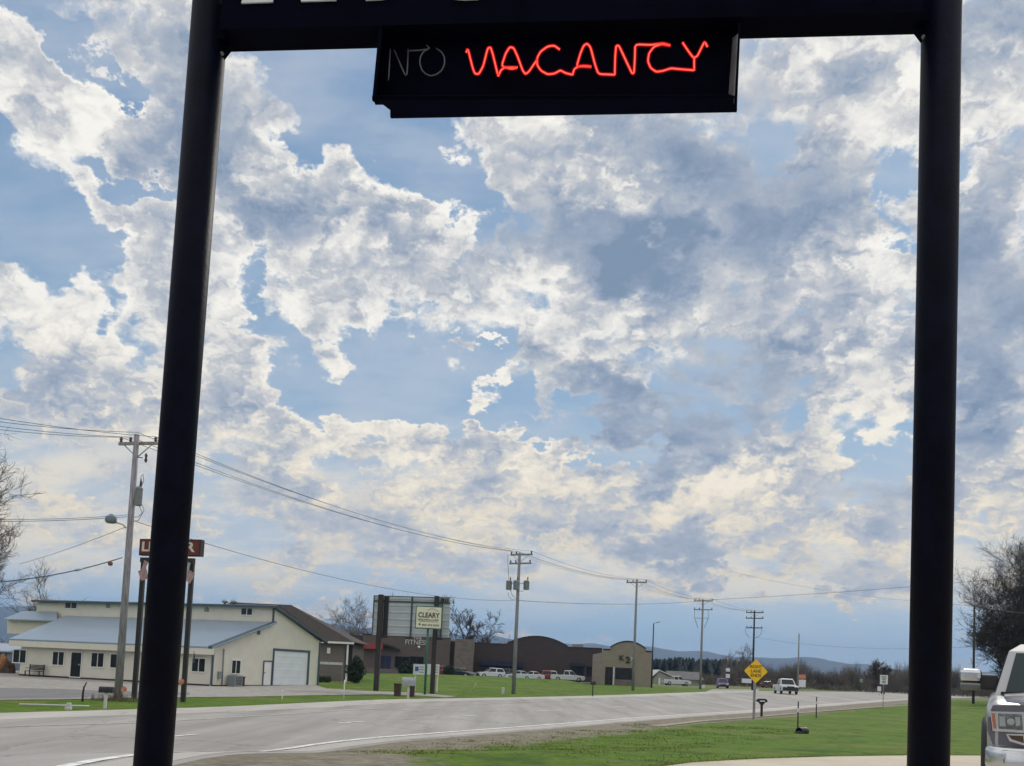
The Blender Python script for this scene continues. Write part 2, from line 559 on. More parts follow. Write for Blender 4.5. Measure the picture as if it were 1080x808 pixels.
M_pale = mat('pale_weathered_paint', (.55, .55, .53), .7, .15, 4)
M_black = mat('black_plastic', (.012, .012, .014), .55, .3, 6)
M_rubber = mat('tyre_rubber', (.014, .014, .015), .85, .3, 8)
M_chrome = mat('chrome', (.62, .63, .65), .16, .05, 4, metal=1)
M_shingle = mat('brown_shingle_roof', (.055, .045, .042), .95, .35, 5, bump=.4, bscale=14)
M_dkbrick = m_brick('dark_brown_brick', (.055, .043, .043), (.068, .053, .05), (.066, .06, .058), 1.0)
M_brick = m_brick('brown_brick', (.105, .085, .078), (.135, .105, .095), (.2, .18, .165), 1.0)
M_grbrick = m_brick('grey_brown_block', (.17, .15, .14), (.21, .185, .17), (.22, .2, .19), 1.0)
M_tan = m_brick('tan_split_block', (.27, .235, .195), (.32, .275, .225), (.28, .25, .21), .8)
M_stone = m_brick('rubble_stone', (.2, .17, .15), (.13, .11, .10), (.2, .19, .18), .7)
M_red = mat('red_sign_paint', (.13, .018, .016), .6, .3, 3)
M_red_awning = mat('red_awning', (.28, .04, .045), .7, .2, 3)  # the awning's own even red
M_orange = mat('orange_red_marker', (.58, .22, .13), .7, .25, 6)
M_flyer = mat('faded_pink_paper', (.42, .28, .29), .9, .35, 8)
M_flyer2 = mat('faded_grey_paper', (.42, .42, .44), .9, .3, 8)
M_green = mat('dark_green_metal', (.022, .125, .085), .5, .2, 4)
M_signcream = mat('cream_sign_face', (.68, .68, .52), .5, .06, 3)
M_signink = mat('black_sign_ink', (.02, .025, .022), .6, .1, 3)
M_signwhite = mat('white_sign_face', (.68, .71, .74), .45, .05, 3)
M_blueink = mat('blue_sign_ink', (.03, .10, .30), .5, .1, 3)
M_yellow = mat('yellow_warning_sign', (.95, .56, .016), .45, .05, 4)
M_navy = mat('navy_canvas', (.012, .018, .05), .7, .3, 3)
M_bluedoor = mat('blue_door_paint', (.02, .035, .13), .5, .1, 3)
M_bark = mat('grey_brown_bark', (.085, .072, .064), .95, .4, 2)
M_bark_dk = mat('dark_bark', (.052, .043, .037), .95, .4, 2)
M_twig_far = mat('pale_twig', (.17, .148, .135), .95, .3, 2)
M_ever = mat('dark_evergreen', (.018, .036, .022), .9, .45, 4)
M_hedge = mat('green_shrub_leaf', (.035, .062, .026), .9, .4, 4)
M_brown = mat('brown_bin', (.06, .035, .025), .7, .3, 4)
M_concrete = mat('pale_concrete', (.52, .455, .355), .9, .14, .8, bump=.25, bscale=30, detail=10)

# ------------------------------------------------------------------ terrain
def lin(a, b, n): return [a + (b - a) * i / n for i in range(n + 1)]
def geo(a, b, n): return [a * (b / a) ** (i / n) for i in range(1, n + 1)]

NEAR_PX = [(185, 805), (360, 787), (480, 777), (600, 767), (720, 756.5), (850, 746.5), (960, 738.5), (1020, 736)]
FAR_PX = [(0, 753), (182, 748), (267, 745.5), (333, 741), (443, 737), (560, 735.6), (720, 731.2), (815, 729.3), (960, 730.3)]
near_w = [ground(*p) for p in NEAR_PX]
far_w = [ground(*p) for p in FAR_PX]
def poly_at(pts, y):
    if y <= pts[0].y:
        a, b = pts[0], pts[1]
    elif y >= pts[-1].y:
        a, b = pts[-2], pts[-1]
    else:
        for a, b in zip(pts, pts[1:]):
            if a.y <= y <= b.y: break
    return a.x + (b.x - a.x) * (y - a.y) / (b.y - a.y)
def smooth_poly(pts, y, w=7.0):
    k = w * max(.35, min(3, y / 60))
    return sum(poly_at(pts, y + k * q) for q in (-1, -.5, 0, .5, 1)) / 5
def near_x(y): return smooth_poly(near_w, y)
def far_x(y): return smooth_poly(far_w, y)
print('ROAD', [(round(p.x, 1), round(p.y, 1)) for p in near_w], [(round(p.x, 1), round(p.y, 1)) for p in far_w])

def make_ground():
    xs = sorted(set([-k for k in geo(60, 8300, 14)] + lin(-60, 100, 160) + geo(100, 8300, 14)))
    ys = sorted(set([-8300, -2500, -800, -300, -120, -60] + lin(-40, 8, 12) + lin(8, 150, 142) + geo(150, 8300, 22)))
    vs, dry = [], []
    for y in ys:
        nx = near_x(min(y, 140))
        fx = far_x(min(y, 140))
        for x in xs:
            z = gz(x, y)
            vs.append((x, y, z))
            dist = (x - nx) * (.93 if y < 50 else .8)
            dv = (1 - sstep(.8, 4.7, dist)) if dist > -1 else (1 - sstep(.0, 1.3, (fx - x) * .85)) * .6
            if y > 140: dv = .5
            dry.append(dv)
    n = len(xs)
    fs = [(j * n + i, j * n + i + 1, (j + 1) * n + i + 1, (j + 1) * n + i) for j in range(len(ys) - 1) for i in range(n - 1)]
    me = bpy.data.meshes.new('ground')
    me.from_pydata(vs, [], fs)
    a = me.attributes.new('dry', 'FLOAT', 'POINT')
    a.data.foreach_set('value', dry)
    me.polygons.foreach_set('use_smooth', [True] * len(fs))
    m = bpy.data.materials.new('verge_grass')
    m.use_nodes = True
    t = NT(m.node_tree)
    b = t.n['Principled BSDF']
    b.inputs['Roughness'].default_value = .95
    b.inputs['Specular IOR Level'].default_value = .15
    tc = t.new('ShaderNodeTexCoord')
    V = tc.outputs['Object']
    at_ = t.new('ShaderNodeAttribute', attribute_name='dry')
    n1 = t.noise(V, .22, 5, .6)
    n2 = t.noise(V, 2.2, 8, .7)
    n3 = t.noise(V, 22, 4, .7)
    green = t.ramp(n2, [(.25, (.048, .105, .007)), (.5, (.088, .165, .012)), (.75, (.145, .22, .028))])
    green = t.mix(t.step(n1, .48, .62, 0, .65), green, (.165, .185, .045, 1))
    green = t.mix(t.step(t.noise(V, .75, 8, .7), .50, .62, 0, .7), green, (.034, .078, .010, 1))
    green = t.mix(t.step(t.noise(V, 1.6, 9, .75), .60, .70, 0, .6), green, (.20, .185, .085, 1))
    brown = t.ramp(n2, [(.25, (.14, .122, .092)), (.5, (.225, .20, .155)), (.75, (.34, .315, .26))])
    dv = t.math('ADD', at_.outputs['Fac'], t.math('MULTIPLY', t.math('SUBTRACT', t.noise(V, .9, 9, .72), .5), 2.1))
    cc = t.mix(t.step(dv, .38, .72), green, brown)
    cc = t.mix(1.0, cc, t.ramp(t.noise(V, 6.5, 6, .75), [(.3, (.68, .68, .68)), (.7, (1.30, 1.30, 1.30))]), 'MULTIPLY')
    t.l.new(cc, b.inputs['Base Color'])
    bn = t.new('ShaderNodeBump')
    bn.inputs['Strength'].default_value = .6
    bn.inputs['Distance'].default_value = .06
    t.l.new(t.noise(V, 9, 6, .75), bn.inputs['Height'])
    t.l.new(bn.outputs[0], b.inputs['Normal'])
    me.materials.append(m)
    o = bpy.data.objects.new('ground', me)
    col.objects.link(o)
    structure(o)
make_ground()

def m_asphalt(name, c, patch=.18):
    m = bpy.data.materials.new(name)
    m.use_nodes = True
    t = NT(m.node_tree)
    b = t.n['Principled BSDF']
    b.inputs['Roughness'].default_value = .88
    b.inputs['Specular IOR Level'].default_value = .3
    tc = t.new('ShaderNodeTexCoord')
    V = tc.outputs['Object']
    mp = t.new('ShaderNodeMapping')
    t.l.new(V, mp.inputs[0])
    mp.inputs[2].default_value = (0, 0, R(22))
    mp.inputs[3].default_value = (1.1, .09, 1)
    lane = t.noise(mp.outputs[0], .75, 4, .55)
    big = t.noise(V, .35, 6, .65)
    fine = t.noise(V, 38, 4, .75)
    cc = t.ramp(lane, [(.3, tuple(k * (1 - patch) for k in c)), (.7, tuple(k * (1 + patch) for k in c))])
    cc = t.mix(t.step(big, .45, .7, 0, .3), cc, (c[0] * .72, c[1] * .72, c[2] * .73, 1))
    cc = t.mix(1.0, cc, t.ramp(fine, [(.3, (.76, .76, .76)), (.7, (1.22, 1.22, 1.22))]), 'MULTIPLY')
    # tar-sealed cracks
    mp2 = t.new('ShaderNodeMapping')
    t.l.new(V, mp2.inputs[0])
    mp2.inputs[3].default_value = (.16, .10, 1)
    wv = t.vmath('MULTIPLY_ADD', t.noise(V, .6, 4, .6, color=True), (.35, .35, 0), mp2.outputs[0])
    vo = t.new('ShaderNodeTexVoronoi', feature='DISTANCE_TO_EDGE')
    t.l.new(wv, vo.inputs['Vector'])
    vo.inputs['Scale'].default_value = 1.0
    cc = t.mix(t.step(vo.outputs['Distance'], .004, .010, .42, 0), cc, (c[0] * .5, c[1] * .5, c[2] * .5, 1))
    t.l.new(cc, b.inputs['Base Color'])
    bn = t.new('ShaderNodeBump')
    bn.inputs['Strength'].default_value = .35
    bn.inputs['Distance'].default_value = .01
    t.l.new(fine, bn.inputs['Height'])
    t.l.new(bn.outputs[0], b.inputs['Normal'])
    return m
M_road = m_asphalt('worn_asphalt', (.335, .322, .305), .22)
M_gravel = mat('pale_gravel', (.31, .295, .272), .95, .3, 1.3, bump=.5, bscale=14, detail=10)
M_lotasph = m_asphalt('old_parking_asphalt', (.20, .20, .205), .1)
M_line = mat('worn_white_road_paint', (.72, .72, .70), .8, .45, 5, detail=9)
M_line2 = mat('faded_road_paint', (.50, .48, .42), .8, .35, 4, detail=9)

ROADZ = .03
def road_strip(name, fa, fb, ys, mt, dz, cross, skirt=0.0):
    mb = MB(); mb.smooth = True
    vs = []
    n = cross + 1 + (2 if skirt else 0)
    for y in ys:
        a, b = fa(y), fb(y)
        row = [(a + (b - a) * i / cross, dz) for i in range(cross + 1)]
        if skirt: row = [(a - skirt, -.06)] + row + [(b + skirt, -.06)]
        for x, d in row: vs.append((x, y, gz(x, y) + d))
    fs = [(j * n + i, j * n + i + 1, (j + 1) * n + i + 1, (j + 1) * n + i) for j in range(len(ys) - 1) for i in range(n - 1)]
    mb.add(vs, fs)
    return structure(mb.build(name, mt))
RY = lin(-60, 8, 34) + lin(9, 170, 161) + geo(170, 420, 24)
road_strip('road', far_x, near_x, RY, M_road, ROADZ, 24, .22)
M_shoulder = m_asphalt('pale_shoulder_asphalt', (.46, .44, .41), .1)
def edge_off(y): return .62 + .004 * y
road_strip('near_shoulder', lambda y: near_x(y) - edge_off(y), lambda y: near_x(y) - .02, [y for y in RY if y < 130], M_shoulder, ROADZ + .004, 2)
road_strip('far_shoulder', lambda y: far_x(y) + .02, lambda y: far_x(y) + 2.6, [y for y in RY if y < 130], M_shoulder, ROADZ + .004, 3)

def line_strip(mb, pts, w, dz=.040):
    """drape a painted line of width w over world points"""
    L, Rr = [], []
    for i, p in enumerate(pts):
        t = (pts[min(i + 1, len(pts) - 1)] - pts[max(i - 1, 0)])
        t.z = 0
        t.normalize()
        nrm = Vector((-t.y, t.x, 0)) * w / 2
        for s, lst in ((1, L), (-1, Rr)):
            q = p + nrm * s
            lst.append(Vector((q.x, q.y, gz(q.x, q.y) + dz)))
    n = len(pts)
    mb.add(L + Rr, [(i, i + 1, n + i + 1, n + i) for i in range(n - 1)])

mk = MB()
ey = lin(10, 110, 80)
line_strip(mk, [Vector((near_x(y) - (.82 + .0045 * y), y, 0)) for y in ey], .19)
def lane(frac, y): return Vector((far_x(y) + (near_x(y) - far_x(y)) * frac, y, 0))
y = 12.0
for (xa, ya, xb, yb) in [(180, 778.5, 208, 776), (357, 764, 384, 762), (475, 757, 502, 755.4), (566, 750.8, 592, 749.5), (640, 747, 660, 746)]:
    a, b = ground(xa, ya), ground(xb, yb)
    line_strip(mk, [a + (b - a) * k / 6 for k in range(7)], .14)
structure(mk.build('road_markings', M_line))
mk = MB()
line_strip(mk, [ground(px, py) for (px, py) in [(0, 768), (75, 765.8), (147, 763.5), (181, 761.6), (230, 758.6), (300, 754.3), (360, 750.4), (440, 746.2), (520, 742.4), (600, 739.6)]], .16)
structure(mk.build('centre_line', M_line2))

def drape(name, pts, mt, dz=.02, cuts=3):
    bm = bmesh.new()
    vs = [bm.verts.new((p.x, p.y, 0)) for p in pts]
    f = bm.faces.new(vs)
    bmesh.ops.triangulate(bm, faces=[f])
    for _ in range(cuts):
        long = [e for e in bm.edges if e.calc_length() > 2.5]
        if not long: break
        bmesh.ops.subdivide_edges(bm, edges=long, cuts=1)
        bmesh.ops.triangulate(bm, faces=bm.faces[:])
    for v in bm.verts: v.co.z = gz(v.co.x, v.co.y) + dz
    bmesh.ops.recalc_face_normals(bm, faces=bm.faces[:])
    me = bpy.data.meshes.new(name)
    bm.to_mesh(me); bm.free()
    me.materials.append(mt)
    o = bpy.data.objects.new(name, me)
    col.objects.link(o)
    return structure(o)

drape('gravel_lot', [ground(*p) for p in [(-60, 739), (0, 738.6), (60, 738.2), (112, 737), (185, 735.8), (260, 735.2), (330, 733.6), (400, 732.6), (440, 733.8), (470, 736), (482, 734.5), (440, 731), (380, 728.5), (345, 726.5), (330, 722), (330, 716), (0, 707), (-60, 705)]], M_gravel, .02, 4)
drape('parking_lane', [ground(*p) for p in [(-60, 737.6), (0, 737.3), (60, 736.6), (112, 735), (200, 733.4), (200, 731), (112, 729), (60, 727), (0, 726), (-60, 725)]], M_lotasph, .026, 3)
drape('gym_parking_lot', [Vector(p) for p in [(-24, 138, 0), (18, 138, 0), (19, 163, 0), (-24, 163, 0)]], M_lotasph, .03, 5)
drape('side_drive', [ground(*p) for p in [(742, 731), (752, 732.2), (800, 731.3), (800, 727.3), (752, 727.3)]], M_road, .034, 3)
# concrete apron the photographer stands on
lotpts = [ground(*p) for p in [(690, 811.5), (730, 806), (800, 802), (880, 799.4), (960, 798.2), (1045, 798.4)]]
d_ = (lotpts[-1] - lotpts[-2]).normalized()
apron = [Vector((-4, 6, 0)), Vector((-1.5, 11, 0))] + lotpts + [lotpts[-1] + d_ * 30, Vector((45, -20, 0)), Vector((-8, -20, 0))]
drape('concrete_apron', apron, M_concrete, .03, 5)
mb = MB()
line_strip(mb, [ground(*p) for p in [(690, 766.5), (740, 760.6), (790, 757), (850, 751.6), (930, 745.6), (960, 744.2), (1015, 746.2), (1060, 747.5)]], .45, .022)
structure(mb.build('footpath', mat('worn_path', (.30, .275, .215), .95, .3, 2, detail=9)))

# hills far away
def make_hills():
    prof = [(-800, 655), (-300, 640), (0, 637), (150, 646), (330, 657), (460, 665), (640, 679.5), (690, 681.5), (750, 687), (800, 693.5), (840, 691), (880, 696), (950, 705.5), (1020, 707.5), (1150, 708), (1500, 700), (2200, 690)]
    P = []
    for px, py in prof:
        d = ray(px, py)
        P.append((math.atan2(d.x, d.y), math.atan2(d.z, math.hypot(d.x, d.y))))
    def elev(a):
        if a <= P[0][0]: return P[0][1]
        for (a0, e0), (a1, e1) in zip(P, P[1:]):
            if a0 <= a <= a1:
                t = (a - a0) / (a1 - a0)
                return e0 + (e1 - e0) * t
        return P[-1][1]
    mb = MB(); mb.smooth = True
    N, Mr = 300, 14
    rnd = random.Random(3)
    wob = [0] * (N + 1)
    for k in range(1, 40):
        ph, am = rnd.random() * 6.28, .0016 / k ** .8
        for i in range(N + 1): wob[i] += am * math.sin(k * 9 * i / N * 6.28 / 2 + ph) * .25
    vs = []
    for i in range(N + 1):
        a = -1.15 + 2.3 * i / N
        top = math.tan(elev(a) + wob[i] * .6) * 6000
        for j in range(Mr + 1):
            t = j / Mr
            dist = 4200 + 3200 * t
            h = top * math.exp(-((t - .5625) / .26) ** 2) * (dist / 6000) - 6
            h += 8 * math.sin(i * .9 + j * 1.7) * math.sin(t * math.pi)
            vs.append((math.sin(a) * dist, math.cos(a) * dist, h))
    n = Mr + 1
    mb.add(vs, [(i * n + j, i * n + j + 1, (i + 1) * n + j + 1, (i + 1) * n + j) for i in range(N) for j in range(Mr)])
    m = mat('wooded_hillside', (.050, .056, .050), .95, .4, .004, c2=(.075, .070, .058))
    structure(mb.build('hills', m))
make_hills()

# haze: the pale air the hills fade into
def make_haze():
    mb = MB()
    mb.box((0, 0, 174.2), (17200, 17200, 350.4))
    m = bpy.data.materials.new('pale_haze')
    m.use_nodes = True
    t = NT(m.node_tree)
    t.n.remove(t.n['Principled BSDF'])
    v = t.new('ShaderNodeVolumePrincipled')
    v.inputs['Color'].default_value = (.36, .60, 1.0, 1)
    v.inputs['Density'].default_value = .00013
    v.inputs['Anisotropy'].default_value = 0
    t.l.new(v.outputs[0], t.n['Material Output'].inputs['Volume'])
    o = mb.build('haze', m)
    o['kind'] = 'stuff'
make_haze()

# ------------------------------------------------------------------ wall tools
class Plane:
    """a vertical plane through two ground points; u runs a->b, outward normal n towards the camera"""
    def __init__(s, a, b):
        s.a = Vector(a); s.a.z = 0
        s.b = Vector(b); s.b.z = 0
        s.e = (s.b - s.a).normalized()
        s.n = Vector((s.e.y, -s.e.x, 0))
        if s.n.dot(EYE - s.a) < 0: s.n = -s.n
    def hit(s, px, py, out=0.0):
        d = ray(px, py)
        k = ((s.a - EYE).dot(s.n) + out) / d.dot(s.n)
        return EYE + d * k
    def uz(s, px, py):
        q = s.hit(px, py)
        return (q - s.a).dot(s.e), q.z
    def p(s, u, z, out=0.0):
        q = s.a + s.e * u + s.n * out
        return Vector((q.x, q.y, z))
    def rect(s, x0, y0, x1, y1):
        u0, z1 = s.uz(x0, (y0 + y0) / 2)
        u1, z0 = s.uz(x1, y1)
        return u0, z0, u1, z1
    def slab(s, mb, u0, z0, u1, z1, o0, o1):
        mb.prism([s.p(u0, z0, o0), s.p(u1, z0, o0), s.p(u1, z1, o0), s.p(u0, z1, o0)], s.n * (o1 - o0))

def window(pl, parent, r, frame_mat, glass_mat=None, mull=1, w=.07, name='window', proud=.05, label=None):
    """frame standing proud of the wall with a pane set back inside it"""
    u0, z0, u1, z1 = r
    fr = MB()
    pl.slab(fr, u0 - w, z1, u1 + w, z1 + w, -.02, proud)
    pl.slab(fr, u0 - w, z0 - w, u1 + w, z0, -.02, proud + .02)
    pl.slab(fr, u0 - w, z0, u0, z1, -.02, proud)
    pl.slab(fr, u1, z0, u1 + w, z1, -.02, proud)
    for k in range(1, mull + 1):
        u = u0 + (u1 - u0) * k / (mull + 1)
        pl.slab(fr, u - w * .4, z0, u + w * .4, z1, -.02, proud - .012)
    f = fr.build(name, frame_mat, parent)
    g = MB()
    pl.slab(g, u0, z0, u1, z1, .004, .014)
    g.build('pane', glass_mat or M_glass, f)
    if label: f['label'] = label
    return f

def text_mesh(s, size, depth, m, name, parent, pos, ex, ez, bold=.0, align='LEFT', world=True):
    """lettering lying in the plane spanned by ex, ez at pos"""
    cu = bpy.data.curves.new(name, 'FONT')
    cu.body = s
    cu.size = size
    cu.extrude = depth
    cu.offset = bold
    cu.align_x = align
    cu.resolution_u = 4
    tmp = bpy.data.objects.new('lettering_source', cu)
    col.objects.link(tmp)
    dg = bpy.context.evaluated_depsgraph_get()
    me = bpy.data.meshes.new_from_object(tmp.evaluated_get(dg))
    bpy.data.objects.remove(tmp)
    ex = Vector(ex).normalized(); ez = Vector(ez).normalized(); en = ex.cross(ez)
    o = Vector()
    if parent is not None and world:
        r = parent
        while r.parent is not None: r = r.parent
        o = ORIG.get(r.name, Vector())
    for v in me.vertices:
        v.co = Vector(pos) - o + ex * v.co.x + ez * v.co.y + en * v.co.z
    me.materials.clear()
    me.materials.append(m)
    ob = bpy.data.objects.new(name, me)
    col.objects.link(ob)
    ob.parent = parent
    return ob

exec_objects = True
# ------------------------------------------------------------------ liquor store
def liquor_store():
    C = foot(222, 69); C.z = 0
    e = Vector((-.942, .335, 0))          # along the front, towards the left
    t = Vector((.335, .942, 0))           # depth of the building
    root = thing('roadside_store', 'long cream metal-sided store with a blue roof and raised upper strip', 'building', (C.x, C.y, 0))
    front = Plane(C + e * 30, C)
    gable = Plane(C, C + t * 14.5)
    L = 21.6
    def q(s, d, z): return C + e * s + t * d + Vector((0, 0, z))
    # solid walls: main body profile swept along the front
    mS = m_ribbed('cream_ribbed_siding', (.665, .64, .555), tuple(e), .23, .55, .012, .05)
    mE = m_ribbed('cream_ribbed_siding_gable', (.665, .64, .555), tuple(t), .23, .55, .012, .05)
    prof = [(0, -.1), (0, 2.72), (7.2, 4.78), (7.2, 6.05), (14.5, 3.75), (14.5, -.1)]
    mb = MB()
    n = len(prof)
    a = [q(0, d, z) for d, z in prof]
    b = [q(17.2, d, z) for d, z in prof[:2]] + [q(21, d, z) for d, z in prof[2:4]] + [q(21, d, z) for d, z in prof[4:5]] + [q(17.2, prof[5][0], -.1)]
    mb.add(a + b, [list(range(n))])
    mb.mi = 1
    mb.add(a + b, [list(range(n, 2 * n))[::-1]])
    mb.add(a + b, [(i, (i + 1) % n, n + (i + 1) % n, n + i) for i in range(n)])
    mb.build('wall', [mE, mS], root)
    # low wing showing at the left behind the lean-to roof
    wp = Plane(q(40, 6.0, 0), q(0, 6.0, 0))
    mb = MB()
    c = [wp.hit(7.5, 668), wp.hit(58, 670), wp.hit(58, 652), wp.hit(7.5, 651)]
    mb.prism(c, -wp.n * 6)
    mb.build('side_wing', mS, root)
    # roofs
    mR = m_ribbed('blue_ribbed_roof', (.27, .345, .43), tuple(e), .4, .35, .02, .05, metal=.15)
    mb = MB()
    low = [q(-.42, -.55, 2.66), q(17.9, -.55, 2.66), q(20.1, 7.17, 4.86), q(-.42, 7.17, 4.86)]
    mb.prism(low, (0, 0, .1))
    r1 = mb.build('porch_roof', mR, root)
    mb = MB()
    mb.prism([q(-.32, 6.75, 6.02), q(23.5, 6.75, 6.02), q(23.5, 7.4, 6.10), q(-.32, 7.4, 6.10)], (0, 0, .17))
    mb.build('upper_roof', M_blue_trim, root)
    mb = MB()
    mb.prism([wp.hit(3, 654, .5), wp.hit(60, 655.5, .5), wp.hit(60, 646.5, -1.1), wp.hit(24, 645.6, -1.1)], (0, 0, .1))
    mb.build('wing_roof', mR, root)
    mb = MB()
    mb.prism([q(-.3, 7.38, 6.14), q(23.5, 7.38, 6.14), q(23.5, 15.1, 3.74), q(-.3, 15.1, 3.74)], (0, 0, .12))
    mb.build('rear_roof', M_shingle, root)
    # left end of the upper strip
    mb = MB()
    mb.prism([q(21.0, 7.2, 4.2), q(23.3, 7.2, 4.2), q(23.3, 7.2, 6.02), q(21.0, 7.2, 6.02)], t * 4)
    mb.build('upper_wall', mS, root)
    # fascia, soffit, base kerb, porch post, corner trims
    mb = MB()
    front.slab(mb, 30 - 17.9, 2.2, 30 + .42, 2.64, .46, .54)
    mb.build('fascia', M_cream, root)
    mb = MB()
    mb.prism([q(-.42, -.46, 2.66), q(17.9, -.46, 2.66), q(17.9, 0, 2.66), q(-.42, 0, 2.66)], (0, 0, -.05))
    mb.build('soffit', M_pale, root)
    mb = MB()
    front.slab(mb, 30 - 17.2, -.1, 30 - .1, .14, .003, .05)
    gable.slab(mb, 0, -.1, 14.5, .12, .003, .05)
    mb.build('base_trim', M_wood_dark, root)
    for d0, z0, d1, z1 in ((-.09, .12, .12, 2.3), (14.25, .12, 14.5, 3.7), (7.08, 4.9, 7.3, 6.0)):
        mb = MB(); gable.slab(mb, d0, z0, d1, z1, .003, .055); mb.build('corner_trim', M_blue_trim, root)
    mb = MB()
    for (d0, z0), (d1, z1) in (((-.55, 2.62), (7.2, 4.82)), ((7.2, 6.0), (15.1, 3.66))):
        a = gable.p(d0, z0, .003); b = gable.p(d1, z1, .003)
        mb.prism([a, b, b + Vector((0, 0, .19)), a + Vector((0, 0, .19))], gable.n * .33)
    mb.build('rake_trim', M_blue_trim, root)
    # front windows and door
    for x0, y0, x1, y1 in ((15, 685.4, 27, 699), (56.5, 687.5, 67, 701.5), (97.3, 688.6, 109, 703.6), (117.5, 690, 129.5, 704.6)):
        window(front, root, front.rect(x0, y0, x1, y1), M_white)
    window(front, root, front.rect(203.4, 694.4, 216, 708.6), M_white)
    r = front.rect(76, 688, 84.6, 714.8)
    f = window(front, root, (r[0], .16, r[2], r[3]), M_white, mull=0, name='door')
    mb = MB(); front.slab(mb, r[2] - .2, 1.0, r[2] - .1, 1.12, .014, .08); mb.build('handle', M_steel, f)
    # upper windows and vents
    up = Plane(q(30, 7.2, 0), q(0, 7.2, 0))
    for x0, y0, x1, y1 in ((69.5, 634.4, 81, 641.6), (255, 641.6, 266, 648.6)):
        window(up, root, up.rect(x0, y0, x1, y1), M_white)
    for x, y in ((114, 639.5), (218, 643.5)):
        u, z = up.uz(x, y)
        mb = MB(); up.slab(mb, u - .2, z - .13, u + .2, z + .13, .003, .04); up.slab(mb, u - .1, z + .13, u + .1, z + .22, .003, .04)
        mb.build('small_vent', M_grey_can, root)
    # gable wall openings
    r = gable.rect(289.2, 686.2, 322.4, 725)
    mb = MB()
    gable.slab(mb, r[0], .02, r[2], r[3], .004, .03)
    gd = mb.build('garage_door', m_ribbed('white_garage_panels', (.66, .70, .74), 2, .53, .5, .005), root)
    mb = MB()
    gable.slab(mb, r[0] - .16, .0, r[0], r[3] + .18, .003, .07)
    gable.slab(mb, r[2], .0, r[2] + .28, r[3] + .18, .003, .07)
    gable.slab(mb, r[0], r[3], r[2], r[3] + .18, .003, .07)
    mb.build('door_trim', M_blue_trim, gd)
    r = gable.rect(278.6, 698, 284.6, 725)
    mb = MB(); gable.slab(mb, r[0], .05, r[2], r[3], .004, .035)
    sd_ = mb.build('side_door', M_white, root)
    mb = MB()
    gable.slab(mb, r[0] - .12, .05, r[0], r[3] + .1, .003, .05); gable.slab(mb, r[2], .05, r[2] + .12, r[3] + .1, .003, .05)
    gable.slab(mb, r[0], r[3], r[2], r[3] + .1, .003, .05)
    mb.build('frame', M_blue_trim, sd_)
    mb = MB(); gable.slab(mb, r[0] + .06, 1.0, r[0] + .16, 1.1, .035, .09); mb.build('handle', M_steel, sd_)
    window(gable, root, gable.rect(244.6, 696.6, 252.6, 710.2), M_white)
    u, z = gable.uz(272.6, 666.4)
    mb = MB(); gable.slab(mb, u - .16, z - .2, u + .16, z + .2, .003, .06); mb.build('gable_vent', M_blue_trim, root)
    # electric riser, meter
    u0, z1 = gable.uz(235.5, 684.5); _, z0 = gable.uz(233.5, 722)
    mb = MB(); a = gable.p(u0, z1, .08)
    mb.tube([gable.p(u0, z0, .08), a], .05, 8)
    mb.build('conduit', M_grey_can, root)
    u0, z1 = gable.uz(230.5, 712)
    mb = MB(); gable.slab(mb, u0 - .15, z1 - .25, u0 + .15, z1 + .25, .003, .16); mb.build('electric_meter', M_grey_can, root)
    # downspout at the porch corner
    u, z = front.uz(210, 686)
    mb = MB(); mb.box(front.p(u, 2.0, .5), (.09, .09, .8)); mb.build('downspout', M_blue_trim, root)
    # turbine vents on the ridge
    for x in (232.5, 242):
        u, z = up.uz(x, 633.5)
        p = up.p(u, 6.3, -.6)
        mb = MB(); mb.lathe(p, [(.1, -.15), (.1, .08), (.24, .1), (.26, .22), (.16, .34), (.02, .37)], 12); mb.build('roof_vent', M_steel, root)
    # items standing by the building
    u0, _ = gable.uz(236.5, 724); u1, _ = gable.uz(244.4, 724)
    um = (u0 + u1) / 2
    ac = thing('air_conditioner', 'grey boxed air conditioner on the gravel at the store gable wall', 'air conditioner', gable.p(um, .02, .65))
    mb = MB(); w = abs(u1 - u0)
    gable.slab(mb, um - w / 2, .06, um + w / 2, .82, .2, .9); mb.build('housing', M_grey_can, ac)
    mb = MB()
    for k in range(6): gable.slab(mb, um - w / 2 + .08, .16 + k * .1, um + w / 2 - .08, .2 + k * .1, .9, .915)
    mb.build('grille', M_black, ac)
    u0, _ = gable.uz(246.4, 724); u1, _ = gable.uz(249.6, 724)
    um = (u0 + u1) / 2
    bin_ = thing('black_bin', 'narrow black bin beside the air conditioner at the gable wall', 'bin', gable.p(um, .02, .45))
    mb = MB(); gable.slab(mb, um - .22, .02, um + .22, .68, .2, .64); mb.build('container', M_black, bin_)
    mb = MB(); gable.slab(mb, um - .25, .68, um + .25, .75, .17, .67); mb.build('lid', M_black, bin_)
    # bench under the porch
    u0, _ = front.uz(34, 712); u1, _ = front.uz(50, 713)
    um = (u0 + u1) / 2; w = u1 - u0
    be = thing('bench', 'dark slatted bench under the store porch', 'bench', front.p(um, .02, .6))
    mb = MB()
    for k in range(3): front.slab(mb, um - w / 2, .40, um + w / 2, .44, .38 + k * .14, .48 + k * .14)
    mb.build('seat', M_wood_dark, be)
    mb = MB()
    for k in range(4): front.slab(mb, um - w / 2, .52 + k * .1, um + w / 2, .59 + k * .1, .28, .31)
    mb.build('backrest', M_wood_dark, be)
    for s in (-1, 1):
        mb = MB()
        u = um + s * (w / 2 - .06)
        front.slab(mb, u - .03, 0, u + .03, .4, .72, .78); front.slab(mb, u - .03, 0, u + .03, .92, .315, .36); front.slab(mb, u - .03, .62, u + .03, .66, .36, .78)
        mb.build('leg', M_black, be)
liquor_store()

